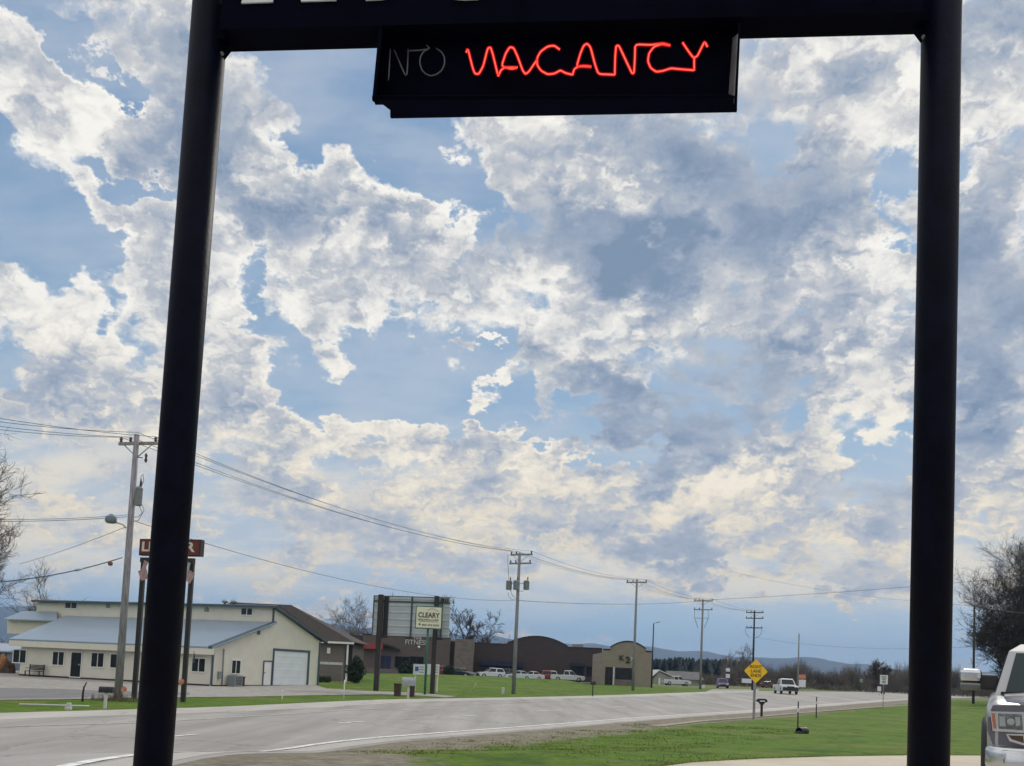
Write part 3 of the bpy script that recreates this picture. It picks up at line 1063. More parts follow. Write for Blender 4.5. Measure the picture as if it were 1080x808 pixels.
# ------------------------------------------------------------------ neighbouring buildings
def facade(root, pl, u0, u1, z0, z1, depth, m, name='wall', arch=None, cap=None, label=None):
    """a block; arch = (ua, ub, rise, shoulder) adds a curved parapet on the front"""
    mb = MB()
    pts = [(u0, z0), (u1, z0), (u1, z1)]
    if arch:
        ua, ub, sh, rise = arch
        pts.append((ub, z1))
        for k in range(17):
            a = k / 16
            pts.append((ub + (ua - ub) * a, z1 + sh + rise * (1 - (2 * a - 1) ** 2)))
        pts.append((ua, z1))
    pts.append((u0, z1))
    if arch:
        mb.prism([pl.p(u, z) for u, z in pts], -pl.n * .5)
        pl.slab(mb, u0, z0, u1, z1 - .3, -depth, -.5)
    else:
        mb.prism([pl.p(u, z) for u, z in pts], -pl.n * depth)
    o = mb.build(name, m, root)
    if label: o['label'] = label
    if cap:
        mb = MB()
        top = pts[2:]
        for (ua_, za), (ub_, zb) in zip(top, top[1:]):
            if abs(ua_ - ub_) < .001: continue
            mb.prism([pl.p(ua_, za + .004, -.55), pl.p(ub_, zb + .004, -.55), pl.p(ub_, zb + .17, -.55), pl.p(ua_, za + .17, -.55)], pl.n * .62)
        mb.build('parapet_cap', cap, o)
    return o

def brick_annex():
    a, b = foot(300, 95), foot(372, 95)
    pl = Plane(a, b)
    g = gz(b.x, 95)
    root = thing('brick_house', 'brown brick building with a low brown shingle roof behind the store', 'building', (b.x, b.y, 0))
    u1, _ = pl.uz(361, 700); uh, ze = pl.uz(374.5, 677.6)
    _, zb = pl.uz(340, 715)
    ue = uh - .35
    facade(root, pl, -10, u1, zb - .6, ze - .05, 9, M_grbrick)
    mb = MB()
    pl.slab(mb, 0, zb + 1.3, u1 + .02, zb + 1.55, .003, .05)
    mb.build('stone_band', M_pale, root)
    mb = MB(); pl.slab(mb, u1 + .01, zb - .6, uh - .45, ze - .08, -9, -1.6); mb.build('recessed_wall', M_dkbrick, root)  # brick darker than the front wall, shade of the recess painted in
    # hip roof
    zr = ze + 3.6
    c = [pl.p(-11, ze, .7), pl.p(uh, ze, .7), pl.p(uh, ze, -10), pl.p(-11, ze, -10)]
    r0, r1 = pl.p(-7, zr, -4.6), pl.p(uh - 7.4, zr, -4.6)
    mb = MB()
    mb.add(c + [r0, r1], [(0, 1, 5, 4), (1, 2, 5), (2, 3, 4, 5), (3, 0, 4), (3, 2, 1, 0)])
    rf = mb.build('roof', M_shingle, root)
    mb = MB()
    pl.slab(mb, -11, ze - .2, uh, ze - .01, .62, .72)
    mb.build('gutter', M_white, rf)
    mb = MB()
    mb.box(pl.p(uh - .6, (ze - .2 + zb) / 2 - .2, .45), (.16, .16, ze - zb + .1))
    mb.build('porch_post', M_white, root)
    u, z = pl.uz(347, 686)
    mb = MB(); pl.slab(mb, u - .16, z - .3, u + .16, z + .25, .003, .18); mb.build('wall_lamp', M_white, root)
brick_annex()

def gym():
    a, b = foot(378, 150), foot(480, 150)
    pl = Plane(a, b)
    root = thing('gym_building', 'brown brick gym with white lettering, red awning and blue door', 'building', (b.x, b.y, 0))
    g = gz(0, 150)
    U = lambda x, y=700: pl.uz(x, y)[0]
    Zt = lambda x, y: pl.uz(x, y)[1]
    zt = Zt(430, 671.5)
    facade(root, pl, U(381), U(474), g - .5, zt, 14, M_brick, cap=M_wood_dark)
    facade(root, pl, U(352), U(380), g - .5, Zt(370, 669.5), 12, M_dkbrick, name='side_wall', label='dark brick left end wall')
    mb = MB(); pl.slab(mb, U(383), g, U(474), Zt(430, 706.5), .003, .12); mb.build('stone_base', M_stone, root)
    # red flat awning, brown arched awning
    mb = MB()
    mb.prism([pl.p(U(381), Zt(381, 684), .01), pl.p(U(404), Zt(404, 685), .01), pl.p(U(404), Zt(404, 679), .01), pl.p(U(381), Zt(381, 678), .01)], pl.n * 1.3)
    mb.build('awning', M_red_awning, root)['label'] = 'red awning over the entrance'
    mb = MB()
    uA, uB = U(400), U(421); z0 = Zt(420, 684.6)
    arc = [(uA + (uB - uA) * k / 8, z0 + .75 * (1 - (k / 8) ** 2)) for k in range(9)]
    mb.prism([pl.p(u, z, .01) for u, z in arc] + [pl.p(u, z - .28, .01) for u, z in arc[::-1]], pl.n * 1.2)
    mb.build('awning', M_wood_dark, root)['label'] = 'brown curved awning over the door'
    r = pl.rect(401.5, 692, 411, 711.5)
    f = window(pl, root, (r[0], g + .05, r[2], r[3]), M_bluedoor, glass_mat=M_navy, mull=1, name='door', w=.12)
    for x0, x1 in ((417, 431), (432.5, 446)):
        window(pl, root, pl.rect(x0, 692.6, x1, 704), M_navy, mull=1)
    mb = MB(); u, z = pl.uz(442, 682.5); mb.lathe(pl.p(u, z, .25), [(.05, -.2), (.2, -.1), (.2, .12), (.05, .2)], 10); mb.build('wall_lamp', M_white, root)
    u0, z0 = pl.uz(427, 679.4); u1, z1 = pl.uz(448, 680.2)
    text_mesh('FITNESS', 1.0, .05, M_pale, 'lettering', root, pl.p(u0, z0, .1), pl.p(u1, z1) - pl.p(u0, z0), (0, 0, 1), bold=.005)
    u0, z0 = pl.uz(427, 674.2)
    text_mesh('ANYTIME', .62, .05, M_pale, 'lettering', root, pl.p(u0, z0, .1), pl.e, (0, 0, 1), bold=.0)
    # stone pier at the right end
    r = pl.rect(480.4, 673.8, 498.4, 712)
    mb = MB(); pl.slab(mb, r[0], g - .4, r[2], r[3], -1.6, .8); mb.build('stone_pier', M_stone, root)
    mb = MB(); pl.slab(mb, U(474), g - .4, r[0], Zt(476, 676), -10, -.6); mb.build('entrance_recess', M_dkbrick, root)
gym()

def dark_hall():
    a, b = foot(498.6, 153), foot(635, 153)
    pl = Plane(a, b)
    g = gz(5, 153)
    root = thing('brick_hall', 'dark brown brick hall with a curved parapet behind parked cars', 'building', (b.x, b.y, 0))
    U = lambda x, y=700: pl.uz(x, y)[0]
    Zt = lambda x, y: pl.uz(x, y)[1]
    zt = (Zt(515, 678.6) + Zt(620, 684.8)) / 2
    ua, ub = U(533.6), U(598)
    zs = Zt(534, 676.2); zp = Zt(565, 671.6)
    facade(root, pl, U(498.8), U(634.6), g - .5, zt, 20, M_dkbrick, arch=(ua, ub, .15, zp - zt - .15), cap=M_wood_dark)
    mb = MB(); r = pl.rect(507, 696.5, 552, 703.5)
    mb.prism([pl.p(r[0], r[1], .01), pl.p(r[2], r[1], .01), pl.p(r[2], r[3], .01), pl.p(r[0], r[3], .01)], pl.n * .9)
    mb.build('awning', M_navy, root)
    for x0, x1 in ((508, 521), (523, 536), (538, 551)):
        window(pl, root, (U(x0), g + .5, U(x1), r[1] - .1), M_navy)
    mb = MB(); r2 = pl.rect(601, 700, 607, 704)
    mb.build('bracket', M_navy, root) if False else None
    for x0, y0, x1, y1 in ((603, 702, 615, 714), (619, 703, 633, 714)):
        window(pl, root, pl.rect(x0, y0, x1, y1), M_navy)
    mb = MB(); r = pl.rect(602, 699, 617, 703)
    mb.prism([pl.p(r[0], r[1], .01), pl.p(r[2], r[1], .01), pl.p(r[2], r[3], .01), pl.p(r[0], r[3], .01)], pl.n * .8)
    mb.build('awning', M_navy, root)
    mb = MB(); r = pl.rect(606, 678.8, 616.6, 684)
    pl.slab(mb, r[0], zt - .3, r[2], r[3], -6, -3)
    mb.build('rooftop_unit', M_grey_can, root)
dark_hall()

def tan_shop():
    a, b = foot(635.5, 128), foot(688, 128)
    pl = Plane(a, b)
    g = gz(12, 128)
    root = thing('block_shop', 'tan block shop with a rounded parapet and dark front windows', 'building', (b.x, b.y, 0))
    U = lambda x, y=700: pl.uz(x, y)[0]
    Zt = lambda x, y: pl.uz(x, y)[1]
    zt = (Zt(639, 685.4) + Zt(685, 688)) / 2
    facade(root, pl, U(635.8), U(687.6), g - .5, zt, 16, M_tan, arch=(U(643.3), U(680.6), .35, Zt(660, 677) - zt - .35), cap=M_wood_dark)
    mb = MB(); pl.slab(mb, U(648), g - .2, U(667), Zt(655, 717), .003, .06); mb.build('stone_base', M_stone, root)
    window(pl, root, pl.rect(649.6, 704.6, 665.8, 716.4), M_black, mull=2)
    f = window(pl, root, (U(639.2), g + .05, U(646.2), Zt(642, 704)), M_black, mull=1, name='door')
    mb = MB(); pl.slab(mb, U(646.8), g, U(648.4), Zt(647, 703.5), .003, .1); mb.build('door_pillar', M_pale, root)
    u, z = pl.uz(653, 696)
    text_mesh('K', .85, .05, M_signink, 'lettering', root, pl.p(u, z, .1), pl.e, (0, 0, 1), bold=.03)
    u, z = pl.uz(659.6, 699)
    text_mesh('2', 1.15, .05, M_signink, 'lettering', root, pl.p(u, z, .1), pl.e, (0, 0, 1), bold=.03)
    u, z = pl.uz(665, 696.8)
    text_mesh('N', .7, .05, M_pale, 'lettering', root, pl.p(u, z, .1), pl.e, (0, 0, 1), bold=.02)
tan_shop()

def far_house():
    a, b = foot(690, 190), foot(748, 190)
    pl = Plane(a, b)
    g = gz(30, 190)
    root = thing('grey_house', 'low grey house with a shallow grey roof beyond the tan shop', 'house', (b.x, b.y, 0))
    U = lambda x, y=715: pl.uz(x, y)[0]
    Zt = lambda x, y: pl.uz(x, y)[1]
    mw = mat('grey_house_siding', (.30, .29, .28), .8, .1, 1)
    mr = mat('grey_house_roof', (.11, .11, .115), .9, .2, 1)
    ze = Zt(722, 716)
    facade(root, pl, U(709), U(737), g - .3, ze, 9, mw)
    mb = MB()
    zr = Zt(720, 708)
    mb.prism([pl.p(U(706), ze - .1, .6), pl.p(U(706), zr, -4.5), pl.p(U(706), ze - .1, -9.6)], pl.e * (U(742) - U(706)))
    mb.build('roof', mr, root)
    mb = MB()
    zp = Zt(694, 708.4)
    g0, g1 = U(687), U(709)
    mb.prism([pl.p(g0, g - .3, 3), pl.p(g1, g - .3, 3), pl.p(g1, Zt(709, 716), 3), pl.p((g0 + g1) / 2 - 1.0, zp, 3), pl.p(g0, Zt(687, 715), 3)], -pl.n * 8)
    mb.build('gable_wing', mw, root)
    mb = MB()
    for (xa, za, xb, zb) in ((g0 - .4, Zt(687, 715) + .1, (g0 + g1) / 2 - 1, zp + .15), ((g0 + g1) / 2 - 1, zp + .15, g1 + .4, Zt(709, 716) + .05)):
        mb.prism([pl.p(xa, za, 3.3), pl.p(xb, zb, 3.3), pl.p(xb, zb + .22, 3.3), pl.p(xa, za + .22, 3.3)], -pl.n * 8.6)
    mb.build('gable_roof', M_pale, root)
    for x0, x1 in ((714, 718), (722, 726.5), (730, 734)):
        window(pl, root, (U(x0), g + 1.0, U(x1), ze - .3), M_white)
    mb = MB(); pl.slab(mb, U(692), g, U(694), Zt(693, 715), 3.0, 3.15); mb.build('door', M_white, root)
far_house()

# ------------------------------------------------------------------ neighbours' left edge
def left_shed():
    a, b = foot(-60, 92), foot(7, 92)
    pl = Plane(a, b)
    root = thing('blue_shed', 'low blue shed at the left end of the store', 'shed', (b.x, b.y, 0))
    u1, z1 = pl.uz(7.5, 688)
    mb = MB(); pl.slab(mb, 0, -.1, u1, z1, -5, 0)
    mb.build('wall', mat('faded_blue_boards', (.10, .14, .24), .7, .2, 2), root)
    mb = MB(); u2, z2 = pl.uz(8.6, 681)
    mb.prism([pl.p(-.5, z1, .5), pl.p(u1 + .3, z1, .5), pl.p(u1 + .3, z2 + .1, -5.5), pl.p(-.5, z2 + .1, -5.5)], (0, 0, .12))
    mb.build('roof', mat('pale_blue_roof', (.32, .37, .46), .5, .1, 2), root)
    rnd = random.Random(4)
    for k, (px, py, lab, mm) in enumerate(((2.2, 709, 'orange tarpaulin bundle heaped at the left end of the store', mat('dull_orange_tarpaulin', (.30, .13, .045), .8, .5, 4)), (6.2, 711.5, 'brown bundle beside the orange one at the store corner', M_brown))):
        p = foot(px, 80)
        bm = bmesh.new()
        bmesh.ops.create_icosphere(bm, subdivisions=3, radius=1)
        for v in bm.verts:
            nn = 1 + .18 * math.sin(v.co.x * 5 + k) * math.cos(v.co.y * 4 + v.co.z * 3)
            v.co = Vector((v.co.x * .55 * nn, v.co.y * .6 * nn, max(-.05, v.co.z) * (1.5 - k * .5) * nn))
        me = bpy.data.meshes.new('bundle'); bm.to_mesh(me); bm.free()
        me.materials.append(mm)
        o = bpy.data.objects.new('tarpaulin_bundle', me); col.objects.link(o)
        o.location = p
        tag(o, lab, 'bundle')
left_shed()
# ------------------------------------------------------------------ motel sign
def motel_sign():
    dl, dr = 6.25, 5.80
    A, B = at(217, 60, dl), at(992, 40, dr)
    pl = Plane(A, B)
    base = Vector((A.x, A.y, gz(A.x, A.y)))
    root = thing('motel_sign', 'tall black pipe-framed roadside sign with a lit red neon box', 'sign', base)
    for (xb, yb, xt, yt, d) in ((161, 808, 219, 0 + 48, dl), (979, 808, 993.5, 0, dr)):
        p0, p1 = at(xb, yb, d), at(xt, yt, d)
        v = (p1 - p0) / (p1.z - p0.z)
        g = gz(p0.x, p0.y)
        mb = MB()
        q0, q1 = p0 + v * (g - .1 - p0.z), p0 + v * (7.6 - p0.z)
        mb.tube([q0, q1], .117, 40)
        po = mb.build('post', M_post, root)
        mb = MB(); mb.lathe(Vector((q0.x, q0.y, g + .02)), [(.24, 0), (.24, .03), (.13, .03)], 24); mb.build('base_plate', M_post, po)
    def P(x, y, o=0.0):
        return pl.hit(x, y, o)
    # crossbeam with gussets
    n = pl.n
    mb = MB()
    mb.prism([P(x, y, -.07) for x, y in [(214, 55.6), (995, 35.6), (996, 0), (218, 20)]], n * .14)
    mb.build('crossbeam', M_cab, root)
    for tri in ([(224, 48), (249, 48), (229, 74)], [(960, 31), (984, 31), (978, 55)]):
        mb = MB(); mb.prism([P(x, y, -.02) for x, y in tri], n * .04); gs = mb.build('gusset', M_cab, root)
        mb = MB(); cx_ = sum(k[0] for k in tri) / 3; cy_ = sum(k[1] for k in tri) / 3; mb.tube([P(cx_, cy_, .02), P(cx_, cy_, .035)], .014, 8); mb.build('bolt', M_grey_trim, gs)
    # big cabinet above, only its lower edge in view
    mb = MB()
    mb.prism([P(x, y, .17) for x, y in [(232, 31), (974, 13), (980, -190), (247, -170)]], -n * .15)
    cab = mb.build('sign_cabinet', M_cab, root)
    def leg(mb, pts): mb.prism([P(x, y, .173) for x, y in pts], n * .012)
    mb = MB()
    leg(mb, [(255, 4.5), (288, 3.2), (318, -120), (292, -120)]); leg(mb, [(318, 2.6), (355, 1.4), (330, -120), (305, -120)])
    mb.build('letter', M_letter, cab)
    mb = MB()
    leg(mb, [(386, 1.4), (402, .5), (412, -1.2), (420, -118), (392, -117)]); leg(mb, [(478, -.2), (490, .9), (505, .2), (512, -121), (486, -120)])
    leg(mb, [(392, -117), (420, -118), (452, -60), (442, -45)]); leg(mb, [(486, -120), (512, -121), (462, -45), (452, -60)])
    mb.build('letter', M_letter, cab)
    # vacancy box: open-fronted tray hung under the cabinet
    O0, O1 = .0, .16
    def wall(front, back, m, nm):
        """front / back: (outer a, outer b, inner b, inner a) in photo pixels, on the rim and on the back plane"""
        mb = MB()
        f = [P(x, y, O1) for x, y in front]; k = [P(x, y, O0) for x, y in back]
        mb.loft([f, k])
        return mb.build(nm, m, vb)
    mb = MB()
    mb.prism([P(x, y, O0) for x, y in [(394, 106), (776, 102), (779, 26), (401, 36)]], -n * .05)
    vb = mb.build('vacancy_box', M_cab, root)
    wall([(777.2, 117), (781.2, 24), (778.6, 24), (774.4, 112)], [(776, 104), (779.5, 28), (777.6, 28), (774, 104)], M_cab, 'side_panel')
    wall([(774.3, 109), (778.5, 36), (777.9, 36), (773.6, 109)], [(768.8, 100.5), (773, 40), (772.4, 40), (768.2, 100.5)], M_grey_trim, 'side_panel')['label'] = 'inner side panel with sky light painted in as grey'
    wall([(392.4, 105.4), (399.8, 28), (403.5, 28), (396, 105.4)], [(394, 105), (401, 32), (404, 32), (397, 105)], M_cab, 'side_panel')
    mb = MB()
    mb.prism([P(x, y, O1) for x, y in [(411.5, 123.2), (777.4, 116.6), (777.6, 101), (392.4, 101), (392.4, 105.4), (400, 106), (411.5, 115)]], -n * .02)
    mb.build('bottom_flange', M_cab, vb)
    wall([(396, 105), (776, 104), (776, 101), (396, 102)], [(397, 103), (774, 101), (774, 99), (397, 100)], M_cab, 'bottom_panel')
    # neon tubing
    def tube(pts, r, m, nm, off=.09):
        w = [P(x, y, off) for x, y in pts]
        # round the corners
        s = []
        for i in range(len(w)):
            if 0 < i < len(w) - 1:
                s += [w[i] + (w[i - 1] - w[i]) * .22, w[i] + (w[i - 1] - w[i]) * .06 + (w[i + 1] - w[i]) * .06, w[i] + (w[i + 1] - w[i]) * .22]
            else: s.append(w[i])
        mb = MB(); mb.tube(s, r, 8)
        return mb.build(nm, m, vb)
    q = lambda L: [(480 + u / 3.375, v / 3.375) for u, v in L]
    V = [(40, 186), (45, 172), (62, 240), (70, 262), (84, 264), (100, 236), (116, 172), (126, 168), (134, 192), (150, 258), (154, 270)]
    A1 = [(154, 270), (163, 250), (176, 240), (226, 240), (200, 246), (165, 236), (180, 190), (194, 168), (208, 170), (222, 200), (240, 250), (250, 264), (262, 256), (292, 212)]
    C1 = [(372, 176), (352, 162), (328, 166), (304, 184), (292, 206), (292, 232), (306, 252), (330, 265), (354, 262), (375, 250), (392, 260), (418, 266)]
    A2 = [(418, 266), (424, 246), (440, 236), (490, 238), (460, 234), (432, 238), (446, 190), (458, 162), (470, 155), (482, 168), (498, 230), (510, 264), (568, 266)]
    N = [(568, 266), (570, 200), (573, 163), (583, 162), (610, 220), (630, 262), (637, 260), (640, 200), (641, 158), (700, 160), (740, 154), (766, 162)]
    C2 = [(766, 162), (735, 157), (708, 166), (690, 190), (686, 218), (696, 242), (716, 256), (742, 252), (768, 243), (806, 247), (851, 250)]
    Yy = [(851, 250), (851, 205), (862, 200), (876, 172), (888, 148), (898, 166)]
    Y2 = [(810, 152), (830, 182), (846, 203), (851, 206)]
    for L in (V, A1, C1, A2, N, C2, Yy, Y2):
        t_ = tube(q(L), .0042, M_neon, 'lit_tube')
        tube(q(L), .0105, M_sleeve, 'halo_sleeve')
    for x, y in ((494, 56), (505, 77), (526, 79), (540, 50), (567, 62), (590, 74), (617, 47), (632, 78), (668, 76), (672, 48), (690, 48), (714, 73), (733, 62), (744, 45)):
        mb = MB(); mb.tube([P(x, y, .0), P(x, y, .085)], .006, 6); mb.build('tube_support', M_tube_off, vb)
    q2 = lambda L: [(380 + u / 6, v / 6) for u, v in L]
    for L in ([(190, 312), (181, 470), (178, 510)], [(215, 318), (285, 480), (296, 470), (304, 312)], [(306, 322), (372, 320), (440, 310), (420, 285)],
              [(430, 312), (400, 328), (380, 362), (376, 400), (390, 445), (415, 470), (445, 482), (480, 474), (515, 448), (534, 405), (532, 360), (515, 330), (480, 306)]):
        tube(q2(L), .0055, M_tube_off, 'unlit_tube')
motel_sign()

# ------------------------------------------------------------------ utility poles and wires
def pole_base(px, Y): return foot(px, Y, 728)

def insulator(mb, p, h=.22): mb.lathe(p, [(.03, 0), (.075, .05), (.04, .09), (.085, .14), (.03, h)], 8)

POLES = {}
def utility_pole(key, px, py, Y, top_py, r0, label, m, arms, extras=None, lean=0):
    """arms: list of (drop below top in m, half width left, half width right)"""
    b = foot(px, Y, py)
    root = thing('utility_pole', label, 'utility pole', b, group='utility poles along the road')
    h = zat(px, top_py, Y) - b.z
    # refine the top with the lean of verticals
    top = b + Vector((lean, 0, h))
    mb = MB()
    mb.tube([b - Vector((0, 0, .3)), b + (top - b) * .5, top], [r0, r0 * .84, r0 * .66], 14)
    mb.build('pole', m, root)
    ax = Vector((.86, -.5, 0)) if key != 'first' else Vector((.97, -.24, 0))
    info = dict(base=b, top=top, arm=[])
    for k, (dz, wl, wr) in enumerate(arms):
        c = top - Vector((0, 0, dz))
        fwd = Vector((ax.y, -ax.x, 0)) * (r0 + .05)
        M = Matrix((ax, Vector((-ax.y, ax.x, 0)), Vector((0, 0, 1)))).transposed()
        mb = MB(); mb.box(c + ax * (wr - wl) / 2 - fwd * .6, (wl + wr, .1, .13), M)
        arm = mb.build('crossarm', m, root)
        if k == 0:
            for s, wdt in ((-1, wl), (1, wr)):
                mb = MB(); mb.tube([c + ax * s * min(.75, wdt * .7) - fwd * .6 - Vector((0, 0, .07)), c - Vector((0, 0, .62)) - fwd * .5], .025, 6)
                mb.build('brace', M_steel, root)
        pts = []
        for s in (-wl + .1, -wl * .4 if wl > .4 else None, wr - .1):
            if s is None: continue
            mb = MB(); p = c + ax * s - fwd * .6 + Vector((0, 0, .065)); insulator(mb, p); mb.build('insulator', M_insul, root)
            pts.append(p + Vector((0, 0, .22)))
        info['arm'].append(pts)
    if extras: extras(root, b, top, ax)
    POLES[key] = info
    return root

def can(root, c, r, h, parent_m=M_grey_can):
    mb = MB(); mb.lathe(c, [(r * .9, -h / 2), (r, -h / 2 + .04), (r, h / 2 - .06), (r * 1.05, h / 2 - .05), (r * .9, h / 2 + .03), (r * .3, h / 2 + .07)], 16)
    o = mb.build('transformer', parent_m, root)
    mb = MB()
    mb.lathe(c + Vector((r * .4, 0, h / 2 + .05)), [(.03, 0), (.06, .06), (.035, .12), (.06, .18), (.02, .32)], 8)
    mb.build('bushing', M_insul, o)
    return o

def first_extras(root, b, top, ax):
    Y = b.y
    c = at(146.3, 524, Y - .1)
    can(root, c, .15, .78)
    mb = MB(); c2 = at(154, 483, Y - .1); p = at(142, 482, Y)
    mb.tube([p, c2 - Vector((.15, 0, 0))], .02, 6); mb.lathe(c2, [(.03, -.2), (.07, -.1), (.04, 0), (.07, .1), (.03, .2)], 8)
    mb.build('cutout_fuse', M_insul, root)
    a = [at(148, 515, Y), at(151.5, 508, Y), at(151, 500, Y), at(149, 502, Y), at(147, 514, Y)]
    for L_ in (a, [at(147, 534, Y), at(150, 541, Y), at(146, 545, Y), at(138, 546, Y)], [at(149, 530, Y), at(152, 538, Y), at(146, 549, Y), at(137, 550, Y)]):
        mb = MB(); mb.tube(L_, .013, 5); mb.build('jumper_cable', M_wire, root)
    # street lamp on a curved arm
    mb = MB()
    mb.tube([at(133, 557, Y), at(130, 553.5, Y - .05), at(124, 551.6, Y - .1), at(118, 551, Y - .1)], .03, 8)
    arm = mb.build('lamp_arm', M_steel, root)
    c = at(117.2, 547, Y - .1)
    mb = MB(); mb.lathe(c - Vector((0, 0, .2)), [(.16, 0), (.24, .06), (.24, .22), (.2, .3), (.12, .34), (.06, .4)], 14)
    mb.build('lamp_head', mat('grey_lamp_housing', (.17, .22, .27), .5, .1, 3), arm)

def second_extras(root, b, top, ax):
    Y = b.y
    for px in (536.8, 544.4, 555.2):
        can(root, at(px, 617.5, Y - (.3 if px == 544.4 else .05)), .24, .72)
    mb = MB()
    mb.tube([at(536.8, 615, Y), at(555.2, 615.8, Y)], .03, 6)
    mb.tube([at(546, 623.5, Y), at(552, 623.6, Y)], .025, 6)
    mb.build('transformer_bracket', M_steel, root)
    for L_ in ([at(536, 625, Y), at(536.5, 629, Y), at(540, 633, Y), at(545, 631, Y)], [at(538, 622, Y), at(540.5, 628, Y), at(543, 630, Y)], [at(535.8, 584, Y), at(535.5, 591, Y), at(536.6, 611, Y)]):
        mb = MB(); mb.tube(L_, .02, 5); mb.build('jumper_cable', M_wire, root)

def fourth_extras(root, b, top, ax):
    Y = b.y
    for (x0, x1) in ((732.4, 736), (746.8, 743)):
        mb = MB(); mb.tube([at(x0, 643, Y), at(x0 + .3, 652, Y), at(x1, 662, Y)], .03, 5); mb.build('jumper_cable', M_wire, root)
    mb = MB(); mb.tube([at(733, 652, Y), at(747, 652, Y)], .035, 5); mb.build('spreader_bar', M_wood_far, root)

def fifth_extras(root, b, top, ax):
    Y = b.y
    for (x0, x1) in ((786, 791), (803.6, 797)):
        mb = MB(); mb.tube([at(x0, 662, Y), at(x0 + (1 if x0 < 790 else -1), 669, Y), at(x1, 673, Y)], .03, 5); mb.build('jumper_cable', M_wire, root)

utility_pole('first', 124, 740, 42, 457.5, .17, 'weathered grey pole with street lamp and one transformer beside the black mailbox', M_wood, [(.36, .95, .95)], first_extras, lean=0)
utility_pole('second', 541.5, 731, 81, 583, .17, 'grey pole carrying three transformers in front of the dark hall', M_wood_far, [(.0 + .12, .95, 1.15), (.85, 1.0, 1.05)], second_extras)
utility_pole('third', 667.6, 727, 104, 611, .16, 'single-armed pole standing in front of the tan shop', M_wood_far, [(.3, 1.25, 1.1)])
utility_pole('fourth', 738.5, 726, 128, 632, .17, 'double-armed pole near the purple car', M_wood_far, [(.2, 1.25, 1.3), (1.35, 1.25, 1.3)], fourth_extras)
utility_pole('fifth', 793.5, 728, 143, 644, .17, 'dark triple-armed pole standing behind the yellow diamond sign', M_wood_dark, [(.25, 1.3, 1.3), (1.1, 1.3, 1.3), (2.5, 1.2, 1.2)], fifth_extras)
utility_pole('thin', 841.3, 729.5, 150, 668, .13, 'thin armless pole beside the white pickup on the road', M_wood_far, [])
utility_pole('right', 1026.5, 738, 112, 637.5, .15, 'dark armless pole to the right of the big sign post', M_wood_dark, [])

def wire(pts, r, label, group, sag=None, n=24):
    a, b = Vector(pts[0]), Vector(pts[-1])
    if len(pts) == 2:
        L = [a + (b - a) * k / n - Vector((0, 0, 4 * sag * (k / n) * (1 - k / n))) for k in range(n + 1)]
    else: L = pts
    mb = MB(); mb.tube(L, r, 5)
    o = mb.build('power_line', M_wire)
    # origin at its first end
    tag(o, label, 'power line', group)
    return o
P1, P2, P3, P4, P5 = (POLES[k] for k in ('first', 'second', 'third', 'fourth', 'fifth'))
GW = 'overhead lines along the road'
def sagpts(px0, px1): return None
tips1 = P1['arm'][0] + [P1['top'] + Vector((0, 0, .1))]
tips2 = P2['arm'][0] + [P2['top'] + Vector((0, 0, .1))]
tips3 = P3['arm'][0] + [P3['top']]
tips4 = P4['arm'][0] + [P4['top']]
tips5 = P5['arm'][0] + [P5['top']]
lab = 'thin overhead line between the %s and the %s'
for i, (a, b) in enumerate(zip(tips1, tips2)): wire([a, b], .013, lab % ('street lamp pole', 'three-transformer pole'), GW, .75 + .1 * (i % 3))
for a, b in zip(tips2, tips3): wire([a, b], .014, lab % ('three-transformer pole', 'pole at the tan shop'), GW, .5)
for a, b in zip(tips3, tips4): wire([a, b], .015, lab % ('pole at the tan shop', 'double-armed pole'), GW, .5)
for a, b in zip(tips4, tips5): wire([a, b], .015, lab % ('double-armed pole', 'pole behind the yellow sign'), GW, .4)
# lines coming in from the left of the first pole
for a, (x, y) in zip(tips1, ((-90, 441), (-90, 436), (-90, 425), (-90, 432))):
    wire([a, at(x, y, 33)], .011, 'thin overhead line running left from the street lamp pole top', GW, .15)
low1, low2 = at(137, 548, 42), at(547, 633.5, 81)
wire([low1, low2], .014, 'low cable sagging between the street lamp pole and the three-transformer pole', GW, .95)
wire([low2, at(738, 634, 128)], .024, 'low cable between the three-transformer pole and the double-armed pole', GW, .35)
wire([at(740, 633, 128), at(1300, 585, 90)], .022, 'long cable from the double-armed pole across the road behind the right sign post', GW, .5)
wire([at(795, 672, 143), at(1026, 682, 112)], .014, 'lowest thin cable from the pole behind the yellow sign to the right', GW, .8)
wire([at(1027, 639, 112), at(1200, 655, 80)], .014, 'thin cable from the armless right pole top', GW, .3)
wire([at(1027, 639, 112), at(760, 600, 140)], .012, 'thin cable from the armless right pole top passing behind the sign post', GW, .8)
wire([at(134, 545, 42), at(-60, 549, 36)], .012, 'thin level cable left of the street lamp head', GW, .1)
wire([at(135, 543, 42), at(-60, 546, 34)], .01, 'thin level cable just above the street lamp head', GW, .12)
wire([at(132, 556, 42), at(20, 595, 60)], .012, 'slanting service cable from the lamp arm down to the left', GW, .1)
ca, cb = at(129, 588, 42), at(-60, 616, 36)
wire([ca, cb], .024, 'thick slanting cable crossing above the store roof at far left', GW, .3)
def on_cable(t): return ca + (cb - ca) * t - Vector((0, 0, 1.2 * t * (1 - t)))
sb = MB(); sb.lathe(on_cable(.075) - Vector((0, 0, .2)), [(.03, 0), (.1, .04), (.1, .15), (.02, .2)], 10)
tag(sb.build('cable_splice', mat('rusty_splice', (.2, .1, .06), .8, .3, 5)), 'small rusty splice hanging on the thick cable near the lamp pole', 'splice')
sb = MB(); sb.tube([on_cable(.25), on_cable(.29)], [.05, .05], 8)
tag(sb.build('cable_splice', M_steel), 'grey sleeve on the thick cable above the store roof', 'splice')

